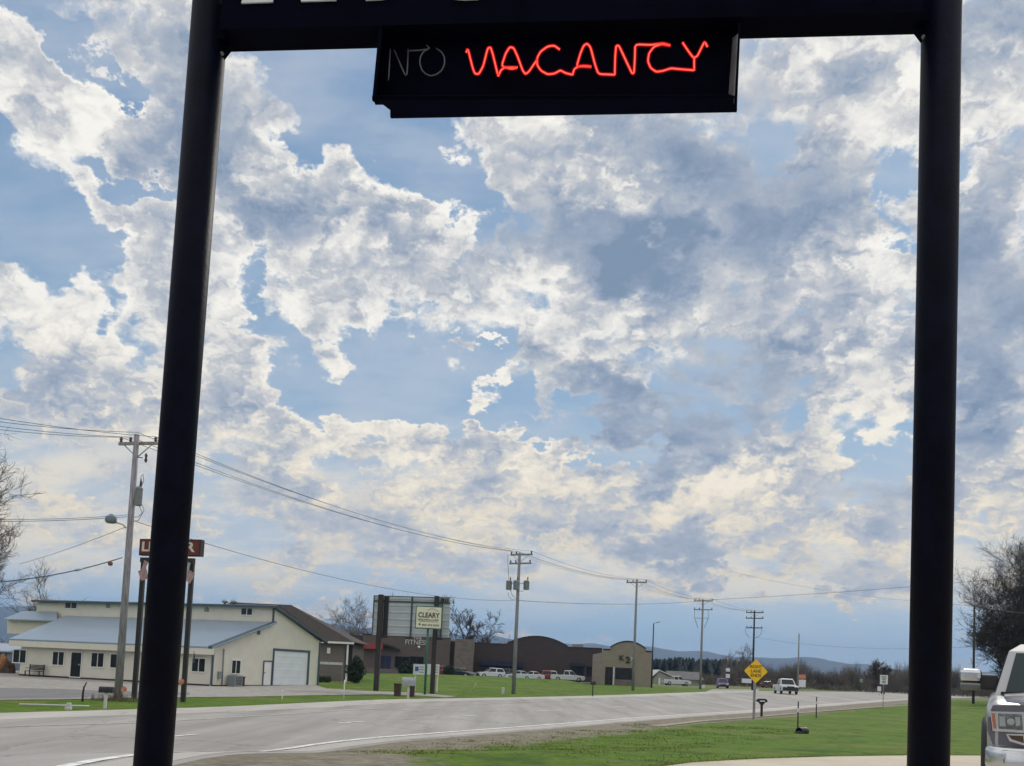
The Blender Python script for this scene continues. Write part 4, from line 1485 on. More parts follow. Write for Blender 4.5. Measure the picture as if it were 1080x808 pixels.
# ------------------------------------------------------------------ signs across the road
def liquor_sign():
    Y = 44
    b = foot(142.5, Y, 737)
    pl = Plane(foot(142.5, 44.3, 737), foot(192.5, 43.7, 738))
    root = thing('store_sign', 'red roadside liquor sign on two dark posts half hidden by the big sign post', 'sign', b)
    u0, u1 = pl.uz(148, 595)[0], pl.uz(204, 595)[0]
    zt = pl.uz(150, 588)[1]
    for u in (u0 + .1, u1 - .12):
        mb = MB(); mb.box(pl.p(u, zt / 2 - .05, -.1), (.19, .19, zt + .1)); mb.build('post', M_black, root)
    r = pl.rect(148.4, 568, 212.6, 587)
    uA, uB = pl.uz(148.4, 577)[0], pl.uz(212.8, 578)[0]
    zA, zB = pl.uz(180, 586.4)[1], pl.uz(180, 569)[1]
    mb = MB(); pl.slab(mb, uA, zA, uB, zB, -.2, .1); cab = mb.build('cabinet', M_black, root)
    mb = MB(); pl.slab(mb, uA + .05, zA + .05, uB - .05, zB - .05, .1, .115); fc = mb.build('sign_face', M_red, cab)
    text_mesh('LIQUOR', .60, .012, mat('cream_letter', (.62, .60, .48), .5, .05, 2), 'lettering', cab, pl.p(uA + .13, zA + .19, .125), pl.e, (0, 0, 1), bold=.016)
    # scale lettering to the face
    o = [k for k in bpy.data.objects if k.name.startswith('lettering') and k.parent == cab][0]
    xs = [v.co.dot(pl.e) for v in o.data.vertices]; x0 = min(xs); w = max(xs) - x0
    for v in o.data.vertices:
        d = v.co.dot(pl.e) - x0
        v.co += pl.e * (d * ((uB - uA - .42) / w) - d)
    mb = MB(); pl.slab(mb, u0, zt - .22, u1, zt, -.15, .05); mb.build('board_rail', M_black, root)
    for x, y, w_, h_, a, m in ((154, 597.5, .2, .5, -.4, M_flyer), (153, 606.5, .42, .45, .3, M_flyer), (197.6, 598.5, .34, .48, -.3, M_flyer2), (201.5, 608.5, .36, .5, -.5, M_flyer)):
        u, z = pl.uz(x, y)
        ca, sa = math.cos(a), math.sin(a)
        pts = [pl.p(u + (i * ca - j * sa), z + (i * sa + j * ca), .06 + .03 * k) for k, (i, j) in enumerate(((-w_ / 2, -h_ / 2), (w_ / 2, -h_ / 2), (w_ / 2, h_ / 2), (-w_ / 2, h_ / 2)))]
        mb = MB(); mb.prism(pts, pl.n * .015)
        tag(mb.build('paper_flyer', m), {154: 'curled pink flyer high on the left liquor sign post', 153: 'larger faded pink flyer on the left liquor sign post', 197.6: 'grey printed flyer hung under the liquor sign rail', 201.5: 'tilted pink flyer on the right liquor sign post'}[x], 'flyer', 'flyers on the liquor sign')
    return pl
LPL = liquor_sign()

def marker(px, py, Y, s, label):
    c = at(px, py, Y)
    mb = MB()
    for k in range(3):
        a = .4 + k * 1.05
        M = Matrix.Rotation(a, 3, 'Y')
        mb.box(c + Vector((0, -.012 * k, 0)), (s * 1.5, .02, s * .5), M)
    tag(mb.build('ribbon_marker', M_orange), label, 'marker')
marker(130.8, 727, 41.55, .17, 'orange-red ribbon tied low on the street lamp pole')
marker(191.6, 719, 43.4, .16, 'orange-red ribbon on the right liquor sign post')

def billboard():
    pl = Plane(foot(400, 74.5, 729), foot(460, 73.5, 730))
    root = thing('billboard', 'grey back of a ribbed metal billboard on two tall dark posts', 'billboard', pl.p(0, gz(-9, 74)))
    u0, z1 = pl.uz(394, 628.5); u1, _ = pl.uz(474.5, 632); _, z0 = pl.uz(430, 671)
    u0b = pl.uz(392.6, 670)[0]
    mr = m_ribbed('grey_billboard_sheet', (.40, .44, .47), 2, .52, .5, .03, .08, metal=.2)
    mb = MB(); pl.slab(mb, u0, z0, u1, z1, -.22, -.12); mb.build('panel', mr, root)
    mb = MB()
    for x in (433.5, 465.5): u = pl.uz(x, 650)[0]; pl.slab(mb, u - .05, z0 - .05, u + .05, z1 + .02, -.12, -.03)
    pl.slab(mb, u0, z1 - .44, u1, z1 - .32, -.118, -.06)
    pl.slab(mb, u0 - .03, z0 - .04, u0 + .05, z1 + .03, -.235, -.09)
    pl.slab(mb, u0, z1, u1, z1 + .05, -.235, -.09)
    mb.build('stiffener', mat('dark_teal_steel', (.030, .062, .060), .5, .2, 4), root)
    g = gz(-9, 74)
    for x, r in ((401.3, .19), (460.2, .17)):
        u = pl.uz(x, 650)[0]
        mb = MB(); mb.box(pl.p(u, (z1 + .05 + g) / 2, .1), (r * 2, r * 2, z1 + .15 - g)); mb.build('post', M_wood_dark, root)
    u = pl.uz(406.6, 650)[0]
    mb = MB(); pl.slab(mb, u - .17, z0 - .02, u + .17, z1 - .02, -.115, -.05); mb.build('shade_strip', M_black, root)  # black strip standing for the shade beside the left post
    mb = MB(); u = pl.uz(469, 632)[0]
    for k in range(4): pl.slab(mb, u - .3 + k * .16, z1 - .34, u - .2 + k * .16, z1 - .05, -.11, -.07)
    mb.build('small_bracket', M_black, root)
    for x in (405, 463, 431):
        u, z = pl.uz(x, 671.5)
        mb = MB(); pl.slab(mb, u - .28, z0 - .2, u + .28, z0 - .06, -.25, .1); mb.build('walkway_bracket', M_wood_dark, root)
billboard()

def cleary_sign():
    Y = 71
    b = foot(447.6, Y, 731)
    pl = Plane(foot(420, Y, 731), foot(470, Y, 731))
    root = thing('business_sign', 'cream sign with black lettering on a single green pole before the billboard', 'sign', b)
    u0, z1 = pl.uz(438.8, 638.8); u1, z0 = pl.uz(465.8, 664)
    um = pl.uz(449.8, 690)[0]
    mb = MB(); mb.tube([pl.p(pl.uz(448, 728)[0], b.z - .2, -.12), pl.p(pl.uz(448, 728)[0], z1 - .1, -.12)], .085, 12); mb.build('pole', M_green, root)
    mb = MB(); pl.slab(mb, u0, z0, u1, z1, -.12, .08); cab = mb.build('cabinet', M_green, root)
    mb = MB(); pl.slab(mb, u0 + .07, z0 + .07, u1 - .07, z1 - .07, .08, .095); mb.build('sign_face', M_signcream, cab)
    w = u1 - u0; h = z1 - z0
    def fit(s, x0, x1, z, size, bold, m=M_signink):
        o = text_mesh(s, size, .008, m, 'lettering', cab, pl.p(u0 + w * x0, z0 + h * z, .1), pl.e, (0, 0, 1), bold)
        xs = [v.co.dot(pl.e) for v in o.data.vertices]; a = min(xs); ww = max(xs) - a
        for v in o.data.vertices:
            d = v.co.dot(pl.e) - a
            v.co += pl.e * (d * (w * (x1 - x0) / ww) - d)
    fit('CLEARY', .1, .9, .50, .50, .012)
    fit('BUILDING CORP.', .12, .88, .36, .17, .003)
    fit('800 373 5550', .26, .9, .13, .17, .003)
    mb = MB()
    arc = [(u0 + w * (.45 + .4 * k / 8), z0 + h * (.79 + .10 * math.sin(math.pi * (k / 8) ** .8))) for k in range(9)]
    mb.tube([pl.p(u, z, .102) for u, z in arc], .012, 5)
    pl.slab(mb, u0 + w * .16, z0 + h * .31, u0 + w * .86, z0 + h * .325, .096, .104)
    mb.lathe(pl.p(u0 + w * .17, z0 + h * .19, .1), [(.07, -.006), (.07, .006)], 12, 'Y')
    mb.build('emblem', M_signink, cab)
cleary_sign()

def white_board():
    Y = 77
    pl = Plane(foot(430, Y, 728), foot(470, Y, 728))
    b = pl.p(pl.uz(449.5, 715)[0], gz(-7, Y))
    root = thing('notice_board', 'low white notice board with a blue square behind the green pole', 'sign', b)
    for xa, xb in ((436.2, 448.2), (449.6, 463)):
        r = pl.rect(xa, 700.2, xb, 712)
        mb = MB(); pl.slab(mb, *r, -.05, .05); p = mb.build('panel', M_signwhite, root)
        mb = MB()
        for k in range(3): pl.slab(mb, r[0] + (r[2] - r[0]) * .5, r[1] + .18 + k * .2, r[2] - .08, r[1] + .24 + k * .2, .05, .056)
        mb.build('faint_text_line', M_grey_can, p)
    r = pl.rect(438, 703, 441.4, 708)
    mb = MB(); pl.slab(mb, *r, .05, .058); mb.build('blue_square', M_blueink, root)
    for x in (438, 461.5):
        u = pl.uz(x, 712)[0]
        mb = MB(); pl.slab(mb, u - .05, gz(-7, Y) - .1, u + .05, pl.uz(x, 711)[1], -.12, -.052); mb.build('leg', M_white, root)
white_board()

def diamond_sign():
    Y = 54
    b = foot(795.3, Y, 757)
    g = b.z
    pl = Plane(foot(780, Y - .1, 757), foot(812, Y, 757))
    root = thing('warning_sign', 'yellow diamond road sign with three lines of text on a timber post', 'road sign', b)
    ztop = pl.uz(797, 697)[1]
    up = pl.uz(795.3, 757)[0]
    u, z = pl.uz(797.2, 708)
    mb = MB(); mb.box(pl.p(up, (g + z + .5) / 2 - .1, -.06), (.12, .10, z + .5 - g + .2)); mb.build('post', M_wood, root)
    s = .64
    mb = MB()
    c = .06
    pts = [(0, -s + c * .3), (s - c, -c), (s, 0), (s - c, c), (c, s - c), (0, s), (-c, s - c), (-s + c, c), (-s, 0), (-s + c, -c), (-c, -s + c), (c, -s + c)]
    pts = [(s, 0), (s - c * .5, c * .8), (c * .8, s - c * .5), (0, s), (-c * .8, s - c * .5), (-s + c * .5, c * .8), (-s, 0), (-s + c * .5, -c * .8), (-c * .8, -s + c * .5), (0, -s), (c * .8, -s + c * .5), (s - c * .5, -c * .8)]
    mb.prism([pl.p(u + a, z + d, .0) for a, d in pts], pl.n * .012)
    pn = mb.build('panel', M_yellow, root)
    for s_, dz in (('RIGHT', .17), ('LANE', -.07), ('ENDS', -.31)):
        text_mesh(s_, .24, .003, mat('faded_black_sign_ink', (.16, .09, .012), .6, .1, 3), 'lettering', pn, pl.p(u, z + dz, .016), pl.e, (0, 0, 1), bold=.006, align='CENTER')
diamond_sign()

def post_sign(px, py, Y, rects, label, cat='road sign', pm=M_steel, pw=.05, name='road_sign', texts=(), mats=None, top=None):
    b = foot(px, Y, py)
    pl = Plane(foot(px - 20, Y, py), foot(px + 20, Y, py))
    root = thing(name, label, cat, b)
    up = pl.uz(px, py)[0]
    zt = max(pl.uz((r[0] + r[2]) / 2, r[1])[1] for r in rects) if top is None else top
    mb = MB(); mb.box(pl.p(up, (b.z + zt) / 2 - .1, -.05), (pw, pw, zt - b.z + .15)); mb.build('post', pm, root)
    for k, r in enumerate(rects):
        q = pl.rect(*r)
        mb = MB(); pl.slab(mb, *q, 0, .02)
        m = mats[k] if mats else M_signwhite
        p = mb.build('panel', m, root)
        for (kk, s, size, fx, fz) in texts:
            if kk == k:
                text_mesh(s, size, .003, M_signink, 'lettering', p, pl.p(q[0] + (q[2] - q[0]) * fx, q[1] + (q[3] - q[1]) * fz, .024), pl.e, (0, 0, 1), bold=.004, align='CENTER')
    return root
post_sign(931.6, 741, 88, [(928.2, 711.8, 936.2, 722)], 'white speed limit sign on a thin post left of the right sign post', texts=[(0, 'SPEED', .17, .5, .72), (0, 'LIMIT', .17, .5, .5), (0, '45', .34, .5, .12)], pm=M_wood)
post_sign(767.5, 729, 160, [(765.6, 704.6, 769.8, 708.4), (766, 708.6, 769, 710.4), (765.4, 710.8, 769.6, 715.2)], 'narrow sign of stacked white and black panels above the purple car', mats=[M_signwhite, M_black, M_signwhite])
post_sign(788, 729, 152, [(782.4, 715.6, 792.6, 720.6)], 'low white board half behind the yellow diamond sign', name='white_board', cat='sign')
post_sign(846, 729.5, 165, [(842.6, 711.4, 849.6, 716), (842.6, 716.8, 849.6, 725)], 'orange and white roadside sign beyond the white pickup', mats=[M_orange, M_signwhite], name='roadside_sign', cat='sign', pw=.1)
post_sign(908.6, 730, 240, [(907, 716, 910.4, 720)], 'tiny pale sign far off before the bare woods', mats=[M_pale], name='roadside_sign', cat='sign')
post_sign(927.4, 731, 150, [(925.4, 724, 929.2, 729)], 'small white sign low behind the speed limit sign', name='roadside_sign', cat='sign')
post_sign(740.5, 729, 150, [(737.6, 722.6, 743.4, 726.4)], 'white real estate board at the foot of the double-armed pole', name='white_board', cat='sign')

# lamp post beside the tan shop
def lamp_post():
    Y = 120
    b = foot(687.2, Y, 722)
    root = thing('street_lamp', 'slim dark lamp post at the right corner of the tan shop', 'street lamp', b)
    zt = zat(691, 657.5, Y)
    mb = MB(); mb.tube([b, Vector((b.x, b.y, zt))], [.11, .07], 12); mb.build('pole', mat('dark_blue_lamp_post', (.02, .04, .06), .5, .2, 3), root)
    mb = MB(); mb.tube([Vector((b.x, b.y, zt - .05)), Vector((b.x + .35, b.y, zt + .12))], .035, 6)
    a = mb.build('arm', M_grey_can, root)
    mb = MB(); mb.box((b.x + .55, b.y, zt + .16), (.5, .3, .1), Matrix.Rotation(-.25, 3, 'Y'), .03); mb.build('lamp_head', M_grey_can, a)
lamp_post()

# ------------------------------------------------------------------ mailboxes, markers, small things
def mailbox(px, py, Y, w, h, hp, label, m, pm, side=True, along=Vector((1, 0, 0)), pw=.09):
    """w length of the box, h its height, hp post height"""
    b = foot(px, Y, py)
    root = thing('mailbox', label, 'mailbox', b)
    mb = MB(); mb.box(b + Vector((0, 0, hp / 2 - .1)), (pw, pw, hp + .2)); mb.build('post', pm, root)
    along = along.normalized(); ac = Vector((-along.y, along.x, 0))
    wd = h * .85
    ring = [(-wd / 2, 0), (wd / 2, 0), (wd / 2, h * .55)] + [(math.cos(a) * wd / 2, h * .55 + math.sin(a) * h * .45) for a in lin(R(20), R(160), 6)] + [(-wd / 2, h * .55)]
    base = b + Vector((0, 0, hp + .004))
    mb = MB(); mb.prism([base - along * w / 2 + ac * a + Vector((0, 0, z)) for a, z in ring], along * w); box = mb.build('box', m, root)
    mb = MB(); mb.prism([base + along * (w / 2 + .002) + ac * a * 1.06 + Vector((0, 0, z * 1.03 - .005)) for a, z in ring], along * .02); mb.build('door', m, box)
    mb = MB(); mb.box(base - ac * (wd / 2 + .012) * (1 if ac.y > 0 else -1) + along * w * .2 + Vector((0, 0, h * .6)), (.03, .012, .16)); mb.build('flag', m, box)
    return root
mailbox(110.8, 744, 36, .48, .22, .56, 'black mailbox on a pale post left of the street lamp pole', M_black, M_pale)
mailbox(430.4, 735, 62.5, .82, .52, .80, 'large silver mailbox on a white post below the billboard', M_steel, M_pale, pw=.14)
mailbox(625, 732, 83, .40, .30, .98, 'small black mailbox on a black post before the dark hall', M_black, M_black)

def t_mailbox():
    Y = 58
    b = foot(803.2, Y, 751)
    root = thing('mailbox', 'black mailbox on a flared black post next to the yellow sign', 'mailbox', b)
    mb = MB(); mb.box(b + Vector((0, 0, .36)), (.12, .12, .76)); mb.build('post', M_black, root)
    mb = MB(); mb.prism([b + Vector((-.07, -.08, .7)), b + Vector((.07, -.08, .7)), b + Vector((.2, -.08, .86)), b + Vector((-.2, -.08, .86))], (0, .16, 0)); mb.build('bracket', M_black, root)
    mb = MB(); ring = [(-.3, .862), (.3, .862), (.3, .98), (.2, 1.06), (-.2, 1.06), (-.3, .98)]
    mb.prism([b + Vector((x, -.12, z)) for x, z in ring], (0, .26, 0)); bx_ = mb.build('box', M_black, root)
    mb = MB(); mb.box(b + Vector((0, -.126, .92)), (.3, .008, .07)); mb.build('number_plate', M_signwhite, bx_)
t_mailbox()

def stake(px, py, Y, top_py, label, r=.03, m=M_white, refl=True, name='marker_post', cat='marker post', dx=0):
    b = foot(px, Y, py)
    h = zat(px, top_py, Y) - b.z
    mb = MB(); mb.tube([b - Vector((0, 0, .15)), b + Vector((dx, 0, h))], r, 8)
    if refl:
        root = thing(name, label, cat, b, group='marker posts along the verge')
        mb.build('post', m, root)
        q = MB(); q.box(b + Vector((dx * .7, -r - .006, h * .72)), (.075, .01, .15)); q.build('reflector', M_signwhite, root)
        return root
    else:
        o = mb.build(name, m)
        return tag(o, label, cat)
stake(362.4, 739, 56, 717, 'tall white marker post on the grass strip below the brick building')
stake(297.4, 738, 51, 728, 'short white marker post on the grass strip before the garage door')
stake(297.2, 726, 68, 717.6, 'thin grey rod standing in front of the garage door', .02, M_pale, False, 'thin_rod', 'rod')
stake(841.4, 765, 41, 740, 'dark marker rod with a white reflector beside the black drain pipe', .028, M_wood_dark)
stake(861, 749, 60, 735, 'short dark marker rod on the gravel right of the drain pipe', .035, M_wood_dark)
stake(497.5, 729, 84, 720, 'leaning yellow guy marker on the grass before the parked cars', .04, mat('faded_yellow', (.5, .45, .2), .7, .1, 3), False, 'guy_marker', 'marker', dx=.35)

mb = MB(); b = foot(530.4, 80, 731.5); mb.box(b + Vector((0, 0, .25)), (.22, .22, .55), None, .03)
tag(mb.build('utility_box', M_pale), 'small pale utility box in the grass left of the three-transformer pole', 'utility box')

def pipe():
    b = foot(845.4, 40.5, 767)
    root = thing('drain_pipe', 'short black drain pipe end lying in the ditch', 'pipe', b)
    mb = MB()
    pr = []
    ax = Vector((.75, .66, 0))
    for k in range(12): pass
    n = 20
    vs, fs = [], []
    prof = [(.14, .3), (.165, .31), (.165, .36), (.148, .38), (.165, .40), (.165, .46), (.148, .48), (.165, .50), (.165, .56), (.148, .58), (.165, .6), (.165, .8)]
    side = Vector((-ax.y, ax.x, 0))
    for r, l in prof:
        for k in range(n):
            a = 2 * math.pi * k / n
            vs.append(b + Vector((0, 0, .09)) + ax * (l - .5) + side * math.cos(a) * r + Vector((0, 0, math.sin(a) * r)))
    for i in range(len(prof) - 1):
        for k in range(n): fs.append((i * n + k, i * n + (k + 1) % n, (i + 1) * n + (k + 1) % n, (i + 1) * n + k))
    fs.append([(len(prof) - 1) * n + k for k in range(n)])
    mb.smooth = True
    mb.add(vs, fs)
    mb.build('pipe', M_black, root)
    mb = MB(); mb.lathe(b + Vector((-.12, -.1, -.02)), [(.2, 0), (.17, .07), (.08, .12), (.02, .13)], 9); mb.build('stone_edging', M_wood_dark, root)
pipe()

# brown planters behind the silver mailbox
for px, lab in ((419.2, 'dark brown bin left behind the silver mailbox'), (433.6, 'dark brown bin right behind the silver mailbox')):
    b = foot(px, 66, 731)
    root = thing('storage_bin', lab, 'bin', b, group='brown bins by the silver mailbox')
    mb = MB(); mb.prism([b + Vector((-.2, -.2, 0)), b + Vector((.2, -.2, 0)), b + Vector((.24, -.24, .78)), b + Vector((-.24, -.24, .78))], (0, .46, 0)); mb.build('container', M_brown, root)
    mb = MB(); mb.box(b + Vector((0, .0, .82)), (.54, .54, .07), None, .02); mb.build('lid', M_brown, root)

# fallen plank and block on the left verge, broken sapling
a, c = ground(20, 744.6), ground(94, 746.4)
mb = MB(); d = (c - a)
mb.tube([a + Vector((0, 0, .06)), c + Vector((0, 0, .05))], .038, 6)
tag(mb.build('white_plank', M_pale), 'long white pole lying flat on the left grass strip', 'plank')
b = ground(72, 748.6)
mb = MB(); mb.box(b + Vector((0, 0, .05)), (.2, .16, .12), None, .02); mb.box(b + Vector((0, .02, .18)), (.14, .12, .12), None, .02)
tag(mb.build('concrete_block', M_pale), 'small white block beside the fallen white pole', 'block')
b = foot(87.2, 40, 738.4)
mb = MB(); mb.tube([b - Vector((0, 0, .1)), at(87.6, 731, 40), at(88.6, 725, 40), at(91.6, 719.4, 40)], [.05, .045, .035, .02], 7)
tag(mb.build('broken_stem', M_bark_dk), 'bent dark broken sapling stem standing on the left verge', 'stem')

# ------------------------------------------------------------------ vehicles
def m_paint(name, c, metal=.0): return mat(name, c, .28, .03, 1, metal, coat=.5)

def make_car(label, c, kind='sedan', loc=(0, 0, 0), rz=0, group=None, name='parked_car', cat='car', L=None, label_parts=None):
    """x forward length axis; origin at ground centre"""
    root = thing(name, label, cat, loc, rz, group)
    spec = {
        'sedan': (4.6, 1.78, [(-2.3, .35), (-2.32, .75), (-2.2, .92), (-1.45, .98), (.85, .93), (1.9, .80), (2.25, .66), (2.3, .42), (2.2, .3)],
                  [(-1.62, .96), (-1.0, 1.38), (.15, 1.42), (1.05, .93)]),
        'suv': (4.7, 1.85, [(-2.32, .42), (-2.35, .9), (-2.3, 1.02), (.75, 1.04), (1.95, .96), (2.28, .82), (2.33, .48), (2.2, .36)],
                [(-2.25, 1.02), (-1.95, 1.62), (.1, 1.68), (.95, 1.03)]),
        'van': (4.9, 1.9, [(-2.42, .36), (-2.45, .9), (-2.42, 1.05), (1.2, 1.02), (2.1, .86), (2.42, .68), (2.45, .42), (2.3, .32)],
                [(-2.38, 1.03), (-2.15, 1.66), (.4, 1.70), (1.55, .98)]),
        'pickup': (5.6, 1.95, [(-2.8, .55), (-2.82, 1.05), (-.6, 1.08), (-.55, 1.06), (1.3, 1.08), (2.55, 1.0), (2.78, .86), (2.8, .5), (2.6, .42)],
                   [(-.75, 1.06), (-.6, 1.72), (.65, 1.76), (1.4, 1.06)]),
    }[kind]
    Ln, W, low, gh = spec
    hw = W / 2
    zb = .26 if kind in ('sedan', 'van') else .36
    paint = c
    # body: rings across the width
    def rings(prof, offs):
        return [[Vector((x * sx, yy, zz0 + (z - zz0) * sz)) for x, z in prof] for (yy, sx, sz) in offs for zz0 in (zb,)]
    prof = low + [(low[-1][0] - .05, zb), (low[0][0] + .1, zb)]
    mb = MB(); mb.loft(rings(prof, [(-hw, .965, .92), (-hw + .06, .99, .985), (-hw * .5, 1, 1.01), (hw * .5, 1, 1.01), (hw - .06, .99, .985), (hw, .965, .92)]))
    body = mb.build('body', paint, root, world=False)
    # greenhouse
    g = MB()
    gr = []
    cxg = sum(x for x, z in gh) / 4
    for yy, top in ((-1, 1), (1, 1)):
        pass
    zb2 = gh[0][1] - .02
    bw, tw = hw * .93, hw * .74
    b0, t0, t1, b1 = gh
    lo = [(b0[0], -bw, b0[1]), (b1[0], -bw, b1[1]), (b1[0], bw, b1[1]), (b0[0], bw, b0[1])]
    hi = [(t0[0], -tw, t0[1]), (t1[0], -tw, t1[1]), (t1[0], tw, t1[1]), (t0[0], tw, t0[1])]
    rf = [(t0[0] + .15, -tw * .8, t0[1] + .05), (t1[0] - .15, -tw * .8, t1[1] + .05), (t1[0] - .15, tw * .8, t1[1] + .05), (t0[0] + .15, tw * .8, t0[1] + .05)]
    g.loft([lo, hi, rf])
    g.build('cabin', paint, root, world=False)
    def panel(quad, nm='window', m=M_glass, inset=(.07, .1), out=.012, parent=root):
        q = [Vector(k) for k in quad]
        nrm = (q[1] - q[0]).cross(q[3] - q[0]).normalized()
        cc = sum(q, Vector()) / 4
        if nrm.dot(cc - Vector((cxg, 0, .8))) < 0: nrm = -nrm
        a, b_ = inset
        def bi(u, v): return (q[0] * (1 - u) + q[1] * u) * (1 - v) + (q[3] * (1 - u) + q[2] * u) * v
        p = [bi(a, b_), bi(1 - a, b_), bi(1 - a, 1 - b_), bi(a, 1 - b_)]
        mb = MB(); mb.prism([k + nrm * .003 for k in p], nrm * out)
        return mb.build(nm, m, parent, world=False)
    panel([lo[1], lo[2], hi[2], hi[1]], 'windscreen')
    panel([lo[0], lo[3], hi[3], hi[0]], 'rear_window')
    for s in (0, 1):
        i0, i1 = (0, 1) if s == 0 else (3, 2)
        A_, B_, C_, D_ = Vector(lo[i0]), Vector(lo[i1]), Vector(hi[i1]), Vector(hi[i0])
        panel([A_, A_ * .5 + B_ * .5, D_ * .45 + C_ * .55, D_], 'side_window', inset=(.08, .1))
        panel([A_ * .5 + B_ * .5, B_, C_, D_ * .45 + C_ * .55], 'side_window', inset=(.06, .1))
    wr = .33 if kind in ('sedan', 'van') else .39
    for fx in (-Ln * .29, Ln * .315):
        for s in (-1, 1):
            mb = MB(); mb.lathe((fx, s * (hw - .1), wr), [(wr * .7, -.11), (wr * .97, -.1), (wr, -.05), (wr, .05), (wr * .97, .1), (wr * .7, .11)], 20, 'Y')
            w = mb.build('wheel', M_rubber, root, world=False)
            mb = MB(); mb.lathe((fx, s * (hw + .012), wr), [(wr * .62, -.012), (wr * .62, .006), (wr * .2, .012)], 14, 'Y'); mb.build('rim', M_steel, w, world=False)
    zl = low[-3][1] - .05 if kind != 'pickup' else .84
    xf = low[-2][0]
    for s in (-1, 1):
        mb = MB(); mb.box((xf - .06, s * hw * .72, zl + .02), (.16, .36, .15), None, .03); mb.build('headlight', M_chrome, root, world=False)
        mb = MB(); mb.box((low[1][0] + .02, s * hw * .8, low[1][1] - .06), (.1, .22, .2), None, .03); mb.build('taillight', M_red, root, world=False)
        mb = MB(); mb.box((gh[3][0] - .35, s * (hw + .1), gh[3][1] + .08), (.12, .18, .14), None, .03); mb.build('mirror', M_black, root, world=False)
    mb = MB(); mb.box((xf, 0, zb + (.24 if kind == 'pickup' else .16)), (.12, W * .94, .36 if kind == 'pickup' else .2), None, .04); mb.build('bumper', M_black if kind != 'sedan' else paint, root, world=False)
    mb = MB(); mb.box((xf - .02, 0, zl - .02), (.1, W * .46, .22 if kind == 'pickup' else .15), None, .02); mb.build('grille', M_black, root, world=False)
    return root

W1 = m_paint('white_car_paint', (.58, .60, .62))
W3 = m_paint('grey_silver_car_paint', (.26, .28, .30))
W2 = m_paint('silver_white_car_paint', (.60, .64, .66))
K1 = m_paint('dark_blue_car_paint', (.02, .025, .04))
R1 = m_paint('red_car_paint', (.22, .025, .02))
R2 = m_paint('maroon_car_paint', (.16, .025, .03))
G1 = m_paint('teal_white_car_paint', (.50, .60, .60))
T1 = m_paint('tan_car_paint', (.55, .50, .40))
P1c = m_paint('purple_car_paint', (.085, .035, .20))
GP = 'cars parked before the gym and hall'
def put(px, Y, rz, label, c, kind, **kw):
    b = foot(px, Y, 721); b.z += .034
    o = make_car(label, c, kind, b, rz, **kw)
    o.scale = (.86, .9, .9)
    return o
put(467, 142, R(70), 'maroon car parked nose-out behind the billboard post', R2, 'suv', group=GP)
put(483, 140, R(-12), 'dark and white sedan with a black front end beside the stone pier', K1, 'sedan', group=GP)
put(488.5, 143.6, R(-10), 'pale sedan just behind the dark car at the stone pier', W3, 'sedan', group=GP)
put(517, 144, R(200), 'silver suv parked left of the three-transformer pole', W2, 'suv', group=GP)
put(531, 147.5, R(190), 'dark-sided suv parked close behind the silver one', K1, 'suv', group=GP)
put(546, 141, R(190), 'pale sedan parked directly behind the three-transformer pole', G1, 'sedan', group=GP)
put(559.5, 144, R(185), 'white sedan between the pole and the red car', W1, 'sedan', group=GP)
put(574.5, 146, R(95), 'red suv parked between white sedan and white pickup', R1, 'suv', group=GP)
put(580.5, 148, R(95), 'tan suv parked tight against the red one', T1, 'suv', group=GP)
put(598.5, 138, R(0), 'white pickup truck parked at the right end of the row', W1, 'pickup', group=GP, name='parked_pickup', cat='pickup truck')
put(713, 165, R(8), 'white pickup parked before the grey house', W1, 'pickup', name='parked_pickup', cat='pickup truck')
put(762, 158, R(262), 'purple car standing on the side drive', P1c, 'van')
put(811, 230, R(20), 'dark red vehicle far off behind the white pickup on the road', R2, 'suv')

def road_truck():
    b = ground(828.6, 731.4)
    Y = 118
    b = foot(828.4, Y, 731); b.z += .035
    return make_car('white pickup truck driving towards us on the road', W1, 'pickup', b, math.atan2(-b.y, -b.x) + R(12), name='driving_pickup', cat='pickup truck')
road_truck()

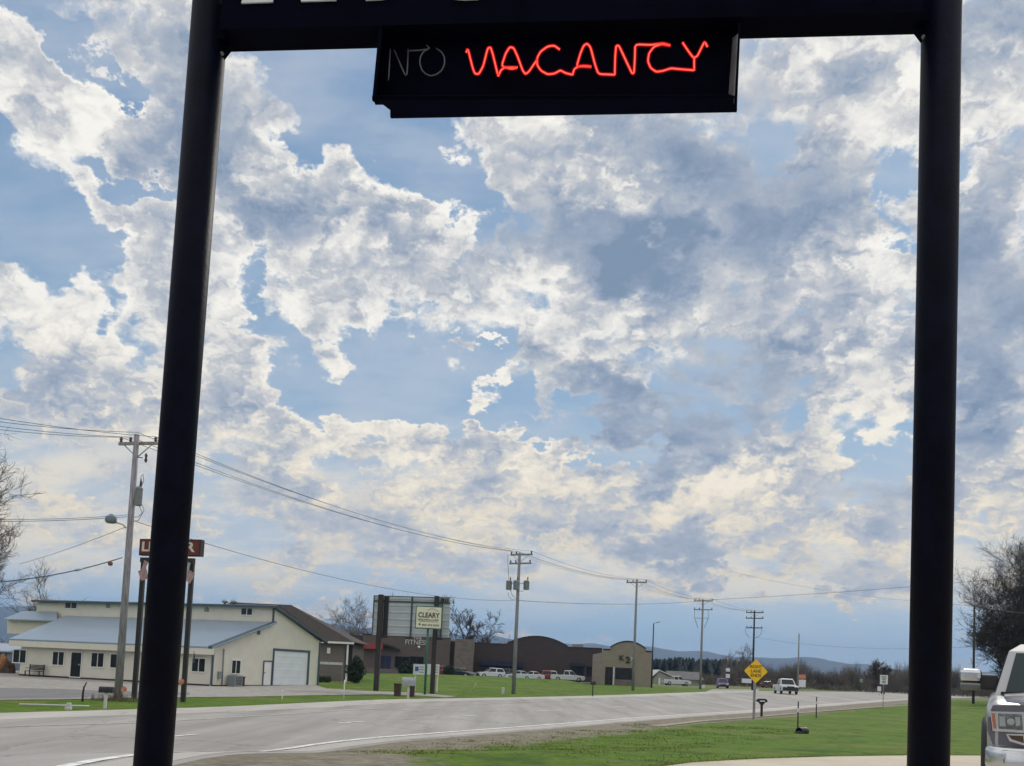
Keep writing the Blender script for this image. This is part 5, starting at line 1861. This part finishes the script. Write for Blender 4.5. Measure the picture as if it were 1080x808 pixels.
def big_pickup():
    """the pickup at the right edge: nose towards the camera; local +x forward"""
    base = at(1148, 862, 11.2)
    gx, gy = base.x, base.y
    root = thing('parked_pickup', 'silver grey pickup with chrome tow mirrors at the right edge', 'pickup truck', (gx, gy, gz(gx, gy) + .03), math.atan2(-gy, -gx) + R(4)); root.scale = (1.05, 1.05, 1.05)
    paint = mat('shaded_silver_paint', (.115, .113, .140), .34, .03, 1, .25, coat=.3)  # darker copy for hood and front, shade put into the silver
    white = mat('skylit_silver_paint', (.38, .385, .40), .3, .03, 1, .3, coat=.4)  # lighter copy for body and cab, sky light put into the silver
    B = lambda nm, mb, m, par=root: mb.build(nm, m, par, world=False)
    hw = 1.0
    def ring(x, w, z0, z1, r=.12):
        pts = []
        for sx, sz, a0 in ((1, -1, -90), (1, 1, 0), (-1, 1, 90), (-1, -1, 180)):
            cy_, cz_ = sx * (w - r), (z1 - r) if sz > 0 else (z0 + r)
            for k in range(5):
                a = R(a0 + 90 * k / 4)
                pts.append(Vector((x, cy_ + math.cos(a) * r, cz_ + math.sin(a) * r)))
        return pts
    # x: front bumper at 0, rear at -5.9
    mb = MB(); mb.smooth = True
    secs = [(-.06, .90, .62, 1.06), (-.10, .95, .58, 1.13), (-.25, .985, .5, 1.18), (-.7, 1.0, .46, 1.22), (-1.35, 1.0, .46, 1.26), (-1.7, 1.0, .46, 1.27), (-3.7, 1.0, .46, 1.28), (-3.75, .985, .48, 1.24)]
    mb.loft([ring(*s) for s in secs])
    body = B('body', mb, white)
    mb = MB(); mb.loft([ring(x, w, .5, 1.30, .07) for x, w in ((-3.8, .99), (-5.85, .99), (-5.9, .96))]); B('bed', mb, white)
    # raised hood
    mb = MB(); mb.smooth = True
    hs = []
    for x, w, z in ((-.14, .78, 1.135), (-.3, .82, 1.20), (-.8, .84, 1.255), (-1.45, .85, 1.30)):
        hs.append([Vector((x, -w, z - .10)), Vector((x, -w * .96, z - .01)), Vector((x, -w * .5, z + .035)), Vector((x, 0, z + .02)), Vector((x, w * .5, z + .035)), Vector((x, w * .96, z - .01)), Vector((x, w, z - .10))])
    mb.loft(hs)
    B('hood', mb, paint)
    # cab
    lo = [(-1.42, .90, 1.26), (-3.72, .90, 1.26)]
    def cabring(x, w, z): return (x, w, z)
    bot = [Vector((-1.38, -.92, 1.25)), Vector((-1.38, .92, 1.25)), Vector((-3.68, .92, 1.26)), Vector((-3.68, -.92, 1.26))]
    mid = [Vector((-2.08, -.76, 1.84)), Vector((-2.08, .76, 1.84)), Vector((-3.52, .76, 1.86)), Vector((-3.52, -.76, 1.86))]
    top = [Vector((-2.28, -.62, 1.94)), Vector((-2.28, .62, 1.94)), Vector((-3.4, .62, 1.95)), Vector((-3.4, -.62, 1.95))]
    mb = MB(); mb.loft([bot, mid, top]); B('cab', mb, white)
    def panel(q, nm, m, inset=(.06, .08), out=.012):
        q = [Vector(k) for k in q]
        nrm = (q[1] - q[0]).cross(q[3] - q[0]).normalized()
        cc = sum(q, Vector()) / 4
        if nrm.dot(cc - Vector((-2.6, 0, 1.4))) < 0: nrm = -nrm
        a, b_ = inset
        def bi(u, v): return (q[0] * (1 - u) + q[1] * u) * (1 - v) + (q[3] * (1 - u) + q[2] * u) * v
        mb = MB(); mb.prism([k + nrm * .003 for k in (bi(a, b_), bi(1 - a, b_), bi(1 - a, 1 - b_), bi(a, 1 - b_))], nrm * out)
        return B(nm, mb, m)
    ws = panel([bot[0], bot[1], mid[1], mid[0]], 'windscreen', mat('windscreen_glass', (.018, .034, .036), .1, .2, 1, spec=.22), (.06, .06))
    mb = MB(); mb.tube([Vector((-1.40, -.7, 1.295)), Vector((-1.52, -.1, 1.40))], .014, 6); mb.tube([Vector((-1.40, .1, 1.295)), Vector((-1.52, .68, 1.40))], .014, 6); B('wiper', mb, M_black, root)
    mb = MB(); mb.box((-1.42, 0, 1.292), (.12, 1.7, .03)); B('cowl', mb, M_black)
    panel([bot[3], bot[2], mid[2], mid[3]], 'rear_window', M_glass)
    for s in (0, 1):
        A_, B_, C_, D_ = (bot[0], bot[3], mid[3], mid[0]) if s == 0 else (bot[1], bot[2], mid[2], mid[1])
        panel([A_, A_ * .5 + B_ * .5, D_ * .55 + C_ * .45, D_], 'side_window', M_glass, (.1, .1))
        panel([A_ * .5 + B_ * .5, B_, C_, D_ * .55 + C_ * .45], 'side_window', M_glass, (.05, .1))
    # front end: grille, headlights, bumper
    mb = MB(); mb.box((-.03, 0, .86), (.12, 1.12, .36), None, .04); gr = B('grille', mb, M_black)
    mb = MB()
    for z in (.76, .86, .96): mb.box((.035, 0, z), (.03, 1.08, .055), None, .012)
    mb.box((.03, 0, 1.03), (.06, 1.22, .05), None, .015); mb.box((.03, 0, .69), (.06, 1.16, .045), None, .015)
    for s in (-1, 1): mb.box((.025, s * .585, .86), (.06, .05, .34), None, .015)
    B('grille_bars', mb, M_chrome, gr)
    lens = mat('headlight_lens', (.13, .145, .155), .15, .5, 14, spec=.5, coat=.4)
    for s in (-1, 1):
        y = s * .76
        def pq(pts, x0, x1, m, nm, par=root):
            mb = MB(); mb.prism([Vector((x0 - abs(abs(p[0]) - .6) * .16, s * p[0], p[1])) for p in pts], (x1 - x0, 0, 0)); return B(nm, mb, m, par)
        h = pq([(.60, .86), (.93, .86), (.96, 1.08), (.62, 1.09)], -.06, .012, M_chrome, 'headlight')
        pq([(.63, .89), (.87, .89), (.88, 1.06), (.645, 1.065)], .008, .022, lens, 'lens', h)
        pq([(.895, .89), (.925, .89), (.945, 1.06), (.912, 1.06)], .006, .02, mat('amber_lens', (.42, .14, .07), .3, .2, 8), 'turn_signal', h)
        mb = MB(); mb.lathe((.02, s * .75, .975), [(.040, -.01), (.040, .004), (.028, .007)], 20, 'X'); B('bulb_reflector', mb, M_steel, h)
        pq([(.655, .945), (.70, .93), (.71, 1.03), (.66, 1.035)], .02, .026, M_steel, 'inner_reflector', h)
        pq([(.80, .92), (.86, .92), (.865, 1.03), (.81, 1.03)], .02, .026, M_steel, 'inner_reflector', h)
        pq([(.58, .70), (.93, .71), (.985, .86), (.985, 1.02), (.96, 1.02), (.94, .862), (.58, .862)], -.07, -.015, paint, 'filler_panel')
        pq([(.58, 1.085), (.955, 1.085), (.93, 1.15), (.58, 1.17)], -.10, -.03, paint, 'hood_edge')
        pq([(.60, .72), (.76, .76), (.80, .84), (.62, .85)], -.02, .03, M_chrome, 'grille_corner')
        pq([(.62, .75), (.74, .785), (.775, .825), (.63, .83)], .0, .036, M_brown, 'grille_corner_mesh')
        # fender flare and wheel
        for wx in (-1.0, -4.75):
            mb = MB(); mb.lathe((wx, s * .88, .41), [(.24, -.14), (.40, -.13), (.415, -.08), (.415, .08), (.40, .13), (.24, .14)], 28, 'Y'); w = B('wheel', mb, M_rubber)
            mb = MB(); mb.lathe((wx, s * 1.02, .41), [(.27, -.012), (.27, .01), (.1, .03)], 16, 'Y'); B('rim', mb, M_chrome, w)
            mb = MB(); arc = [Vector((wx + math.cos(a) * .52, s * 1.0, .43 + math.sin(a) * .52)) for a in lin(R(-12), R(192), 16)]
            mb.tube(arc, .055, 8); B('fender_flare', mb, M_black)
        # tow mirrors
        mb = MB(); mb.tube([Vector((-1.75, s * .92, 1.36)), Vector((-1.72, s * 1.14, 1.40))], .05, 8)
        mb.tube([Vector((-1.75, s * .92, 1.46)), Vector((-1.72, s * 1.14, 1.48))], .035, 8)
        mb.box((-1.74, s * 1.0, 1.42), (.12, .24, .2), None, .03)
        mr = B('mirror', mb, M_black)
        mb = MB(); mb.box((-1.70, s * 1.20, 1.50), (.16, .26, .17), None, .05); B('mirror_cap', mb, M_chrome, mr)
        mb = MB(); mb.box((-1.70, s * 1.20, 1.36), (.14, .25, .10), None, .03); B('mirror_lower_cap', mb, mat('grass_reflection_chrome', (.16, .17, .16), .2, .1, 4, metal=.9), mr)  # lower cap chrome coloured dark to paint in reflected grass
        mb = MB(); mb.box((-2.25, s * 1.005, 1.08), (.2, .03, .05), None, .01); B('door_handle', mb, M_chrome)
        mb = MB(); mb.box((-5.91, s * .88, 1.0), (.06, .16, .42), None, .02); B('taillight', mb, M_red)
    mb = MB(); mb.smooth = True
    mb.loft([ring(x, w, z0, z1, .06) for x, w, z0, z1 in ((-.28, 1.01, .44, .70), (.02, 1.0, .42, .70), (.12, .92, .43, .69), (.15, .8, .45, .67))]); bm_ = B('bumper', mb, M_chrome)
    for s in (-1, 1):
        mb = MB(); mb.lathe((.135, s * .72, .55), [(.1, -.02), (.1, .012), (.075, .014)], 20, 'X'); f = B('fog_light', mb, M_black, bm_)
    mb = MB(); mb.box((-.1, 0, .40), (.3, 1.8, .12), None, .03); B('air_dam', mb, M_black)
    mb = MB(); mb.box((-5.95, 0, .6), (.14, 1.9, .2), None, .04); B('rear_bumper', mb, M_chrome)
    mb = MB(); mb.box((-1.75, .3, 1.62), (.02, .26, .07)); 
big_pickup()

# ------------------------------------------------------------------ vegetation
def bare_tree(base, h, spread, seed, label, m, trunk_r=None, stems=1, levels=5, dens=1.0, name='bare_tree', group=None, cat='tree', low=.25, twig=.008):
    rnd = random.Random(seed)
    root = thing(name, label, cat, base, group=group)
    tr, cr = MB(), MB()
    r0 = trunk_r or h * .018
    def branch(p, d, L, r, lev, mb):
        n = 4 if lev < 3 else 3
        pts, rads = [p.copy()], [r]
        q, dd = p.copy(), d.copy()
        wob = .10 + .07 * lev
        kids = []
        for i in range(n):
            dd = (dd + Vector((rnd.gauss(0, wob), rnd.gauss(0, wob), rnd.gauss(0, wob * .6) + .05))).normalized()
            q = q + dd * (L / n)
            pts.append(q.copy())
            rads.append(max(twig * .7, r * (1 - .55 * (i + 1) / n)))
            kids.append((q.copy(), dd.copy(), rads[-1]))
        (tr if lev == 0 else cr).tube(pts, rads, 7 if lev == 0 else (5 if lev < 2 else 3), cap=False)
        if lev >= levels: return
        cnt = [5, 5, 5, 5, 4, 3][min(lev, 5)]
        cnt = max(2, int(round(cnt * dens)))
        for k in range(cnt):
            t = rnd.uniform(low if lev == 0 else .25, 1)
            i = min(n - 1, int(t * n))
            f = t * n - i
            pp = pts[i] * (1 - f) + pts[i + 1] * f
            rr = rads[i] * (1 - f) + rads[i + 1] * f
            ang = rnd.uniform(.45, 1.0) * spread
            ax = dd.orthogonal()
            ax.rotate(Matrix.Rotation(rnd.uniform(0, 6.283), 3, dd))
            nd = dd.copy()
            nd.rotate(Matrix.Rotation(ang, 3, ax))
            nd.z += .12
            nd.normalize()
            branch(pp, nd, L * rnd.uniform(.45, .72), max(twig, rr * .62), lev + 1, cr)
        branch(pts[-1], dd, L * .62, max(twig, rads[-1] * .9), lev + 1, cr)
    for k in range(stems):
        d = Vector((rnd.uniform(-.25, .25) * (stems > 1), rnd.uniform(-.25, .25) * (stems > 1), 1)).normalized()
        branch(Vector(base) + Vector((rnd.uniform(-.4, .4), rnd.uniform(-.4, .4), -.2)) * (stems > 1), d, h * .46, r0, 0, tr)
    tr.build('trunk', m, root)
    cr.build('crown', m, root)
    # fit the height and sit it on the ground
    cro = [c for c in root.children if c.name.startswith('crown')][0]
    top = max(v.co.z for v in cro.data.vertices)
    s = h / top
    for c in root.children:
        for v in c.data.vertices: v.co *= s
    return root

def tree_px(px, base_py, Y, top_py, **kw):
    b = foot(px, Y, base_py)
    h = zat(px, top_py, Y) - b.z
    return b, h
def add_tree(px, Y, top_py, seed, label, m, **kw):
    b, h = tree_px(px, 728, Y, top_py)
    return bare_tree(b, h, kw.pop('spread', .8), seed, label, m, **kw)

add_tree(-38, 58, 425, 11, 'tall bare tree at the left edge beside the store', M_bark, twig=.011, levels=5, trunk_r=.22, dens=1.0, spread=.70)
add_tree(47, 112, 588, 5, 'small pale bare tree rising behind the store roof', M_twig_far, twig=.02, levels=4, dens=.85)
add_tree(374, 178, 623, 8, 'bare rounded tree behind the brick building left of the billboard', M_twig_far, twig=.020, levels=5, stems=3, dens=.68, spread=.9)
add_tree(398, 172, 622, 21, 'bare tree whose twigs show over the billboard top', M_bark, twig=.022, levels=4, dens=.8)
add_tree(492, 170, 627, 14, 'dark bare tree with crooked limbs behind the stone pier', M_bark_dk, twig=.045, levels=4, spread=1.05, low=.4, dens=.8, trunk_r=.34)
add_tree(515, 176, 640, 16, 'lower leaning bare tree right of the crooked one', M_bark_dk, twig=.042, levels=4, spread=1.15, dens=.75, trunk_r=.28)
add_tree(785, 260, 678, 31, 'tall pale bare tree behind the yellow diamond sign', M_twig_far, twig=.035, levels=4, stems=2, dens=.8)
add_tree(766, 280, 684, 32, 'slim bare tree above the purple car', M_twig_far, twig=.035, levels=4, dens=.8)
add_tree(931, 190, 694, 33, 'wide bare tree behind the speed limit sign', M_bark, twig=.035, levels=4, spread=1.0, low=.25, dens=.95, stems=2)
add_tree(1088, 122, 562, 41, 'large dark bare tree rising behind the grey pickup', M_bark_dk, twig=.0135, levels=5, stems=3, dens=.95, low=.25, trunk_r=.26, spread=.75)
add_tree(1118, 126, 556, 42, 'second large bare tree at the right edge behind the grey pickup', M_bark_dk, twig=.0135, levels=5, stems=3, dens=.95, low=.2, trunk_r=.26)
add_tree(1074, 118, 634, 43, 'low dense bare tree filling in below the large right tree', M_bark_dk, twig=.022, levels=5, stems=4, low=.05, dens=.85, spread=.95)
add_tree(1088, 117, 620, 44, 'second low bare tree beneath the large one at the right edge', M_bark_dk, twig=.022, levels=5, stems=4, low=.05, dens=.8, spread=.9)

# bare woods across the fields: one mass
def woods():
    rnd = random.Random(77)
    mb = MB()
    def clump(c, w, h, n, r):
        # trunk and upswept twigs
        for k in range(n):
            a = rnd.uniform(0, 6.283)
            rr = math.sqrt(rnd.random()) * w / 2
            z0 = rnd.uniform(0, .5) * h
            top = h * math.sqrt(max(0, 1 - (rr / (w / 2)) ** 2)) * rnd.uniform(.72, 1.0)
            p0 = c + Vector((math.cos(a) * rr * .5, math.sin(a) * rr * .5, min(z0, top * .6)))
            p1 = c + Vector((math.cos(a) * rr, math.sin(a) * rr, top))
            side = Vector((rnd.uniform(-1, 1), rnd.uniform(-1, 1), 0)).normalized() * r
            mb.add([p0 - side, p0 + side, p1], [(0, 1, 2)])
            for j in range(2):
                t = rnd.uniform(.3, .9)
                q = p0 + (p1 - p0) * t
                e_ = q + Vector((rnd.uniform(-.2, .2) * w, rnd.uniform(-.2, .2) * w, rnd.uniform(.05, .22) * h))
                mb.add([q - side * .7, q + side * .7, e_], [(0, 1, 2)])
    for px in range(690, 1120, 6):
        for row, (Y, dY) in enumerate(((250, 40), (310, 60))):
            y = Y + rnd.uniform(-dY, dY) * .4
            x = px + rnd.uniform(-4, 4)
            topy = {0: 702, 1: 697}[row] + (8 if x < 770 else 0) + 4 * math.sin(x * .11) + 3 * math.sin(x * .043 + 1) + rnd.uniform(-3, 4) + max(0, (x - 880)) * .03
            b = foot(x, y, 728)
            h = zat(x, topy, y) - b.z
            clump(b, rnd.uniform(4.5, 8.5), max(3, h), 190, .045)
    for px in range(690, 1120, 4):
        y = rnd.uniform(225, 260)
        b = foot(px, y, 728)
        clump(b, 5, rnd.uniform(1.6, 3.2), 60, .06)
    m = mat('bare_wood_brush', (.115, .096, .084), .95, .4, .08, c2=(.155, .135, .105))
    tag(mb.build('bare_woods', m), 'grey-brown bare woods across the far side of the road', 'woods', kind='stuff')
    mb = MB()
    rnd = random.Random(5)
    for i in range(150):
        px = rnd.uniform(686, 800)
        y = rnd.uniform(420, 520)
        b = foot(px, y, 728)
        topy = 694 + abs(px - 715) * .045 + rnd.uniform(-1.8, 3)
        h = max(4, zat(px, topy, y) - b.z)
        w = h * .34
        for k in range(60):
            t = k / 60
            rr = w * (1 - t) ** .8
            for a in range(4):
                an = rnd.uniform(0, 6.283)
                p = b + Vector((0, 0, h * t))
                q = p + Vector((math.cos(an) * rr, math.sin(an) * rr, -h * .04))
                s = Vector((-math.sin(an), math.cos(an), 0)) * .5
                mb.add([p + s * .2, p - s * .2, q - s, q + s + Vector((0, 0, .3))], [(0, 1, 2, 3)])
    tag(mb.build('pine_woods', mat('hazy_pine', (.040, .060, .046), .95, .3, .1)), 'dark pine wood on the skyline left of the double-armed pole', 'woods', kind='stuff')  # pine green lightened, haze put into its colour
woods()

def far_tree_band():
    """low dark band of trees behind the store and at the foot of the hills"""
    rnd = random.Random(9)
    mb = MB()
    for i in range(520):
        px = rnd.uniform(-250, 1350)
        y = rnd.uniform(650, 1100)
        b = foot(px, y, 716)
        hor = 708 + (px - 540) * .045
        h = rnd.uniform(5, 12)
        w = rnd.uniform(10, 22)
        for k in range(26):
            an = rnd.uniform(0, 6.283); rr = rnd.random() * w / 2
            c = b + Vector((math.cos(an) * rr, math.sin(an) * rr, rnd.uniform(.1, 1) * h * (1 - (2 * rr / w) ** 2 * .5)))
            s = rnd.uniform(.8, 2.2)
            d1 = Vector((rnd.gauss(0, 1), rnd.gauss(0, 1), rnd.gauss(0, 1))).normalized() * s
            d2 = Vector((rnd.gauss(0, 1), rnd.gauss(0, 1), rnd.gauss(0, 1))).normalized() * s
            mb.add([c, c + d1, c + d2], [(0, 1, 2)])
    tag(mb.build('distant_trees', mat('distant_tree_band', (.07, .068, .058), .95, .3, .01)), 'low far band of trees at the foot of the hills', 'woods', kind='stuff')
far_tree_band()

def shrub(px, py, Y, w, h, seed, label, m, leaf=.09, n=1400, name='shrub'):
    rnd = random.Random(seed)
    b = foot(px, Y, py)
    root = thing(name, label, 'shrub', b)
    mb = MB()
    for k in range(n):
        while True:
            v = Vector((rnd.uniform(-1, 1), rnd.uniform(-1, 1), rnd.uniform(-1, 1)))
            if .35 < v.length < 1: break
        lump = 1 + .12 * math.sin(v.x * 6 + seed) + .1 * math.cos(v.z * 7 + v.y * 5)
        c = b + Vector((v.x * w / 2 * lump, v.y * w / 2 * lump, h / 2 + v.z * h / 2 * (lump if v.z > 0 else 1)))
        d1 = Vector((rnd.gauss(0, 1), rnd.gauss(0, 1), rnd.gauss(0, 1))).normalized() * leaf
        d2 = d1.cross(Vector((rnd.gauss(0, 1), rnd.gauss(0, 1), rnd.gauss(0, 1)))).normalized() * leaf * .7
        mb.add([c - d1, c + d2, c + d1, c - d2], [(0, 1, 2, 3)])
    mb.build('foliage', m, root)
    mb = MB(); mb.tube([b - Vector((0, 0, .2)), b + Vector((0, 0, h * .6))], [.08, .03], 6); mb.build('stem', M_bark_dk, root)
shrub(374.8, 715, 91, 1.75, 2.35, 1, 'tall round dark evergreen shrub at the corner of the brick building', M_ever, n=2200)
shrub(428, 716, 138, 2.4, 1.9, 2, 'dark rounded shrub under the gym windows', M_ever, leaf=.16)
shrub(331, 713.5, 90, .8, .55, 3, 'small green shrub at the gable end of the brick wall', M_hedge, n=500, leaf=.06)
shrub(338, 713.5, 90, .9, .6, 4, 'middle small shrub of three along the brick wall', M_hedge, n=500, leaf=.06)
shrub(345, 713.5, 90, .9, .58, 5, 'small shrub below the white wall lamp on the brick wall', M_hedge, n=500, leaf=.06)
shrub(473.5, 719, 136, 1.6, 1.6, 6, 'dark shrub beside the maroon car', M_ever, leaf=.14, n=700)

# weeds round the first pole, and grass blades over the near slope
def grass():
    rnd = random.Random(12)
    mb = MB()
    m = mat('grass_blades', (.15, .235, .035), .9, .3, 1.2, c2=(.25, .31, .09), spec=.1)
    cnt = 0
    clumps = []
    for k in range(170):
        y = rnd.uniform(16, 44); x = near_x(y) + rnd.uniform(1.0, 8.0)
        clumps.append((x, y, rnd.uniform(.12, .45)))
    while cnt < 22000:
        if cnt % 2:
            t = rnd.random()
            i = min(len(lotpts) - 2, int(t * (len(lotpts) - 1)))
            p = lotpts[i] + (lotpts[i + 1] - lotpts[i]) * (t * (len(lotpts) - 1) - i)
            x, y = p.x + rnd.gauss(.0, .10) - .05, p.y + abs(rnd.gauss(0, .12)) - .05
        else:
            c = rnd.choice(clumps)
            x, y = rnd.gauss(c[0], c[2]), rnd.gauss(c[1], c[2])
            if x - near_x(y) < .7: cnt += 1; continue
        cnt += 1
        h = rnd.uniform(.018, .045)
        w = .005 + .0003 * y
        a = rnd.uniform(0, 6.283)
        dx, dy = math.cos(a) * w, math.sin(a) * w
        z = gz(x, y)
        lx, ly = rnd.gauss(0, .035), rnd.gauss(0, .035)
        mb.add([(x - dx, y - dy, z), (x + dx, y + dy, z), (x + lx, y + ly, z + h)], [(0, 1, 2)])
    o = mb.build('grass', m)
    tag(o, 'short green grass on the near roadside slope', 'grass', kind='stuff')
    mb = MB()
    b = foot(124, 42, 740)
    for k in range(500):
        x, y = b.x + rnd.gauss(0, .5), b.y + rnd.gauss(-.1, .35)
        h = rnd.uniform(.1, .4)
        a = rnd.uniform(0, 6.283)
        dx, dy = math.cos(a) * .012, math.sin(a) * .012
        mb.add([(x - dx, y - dy, 0), (x + dx, y + dy, 0), (x + rnd.gauss(0, .1), y + rnd.gauss(0, .1), h)], [(0, 1, 2)])
    tag(mb.build('weeds', mat('dry_weeds', (.15, .12, .075), .9, .4, 3)), 'dry weeds around the foot of the street lamp pole', 'weeds', kind='stuff')
grass()
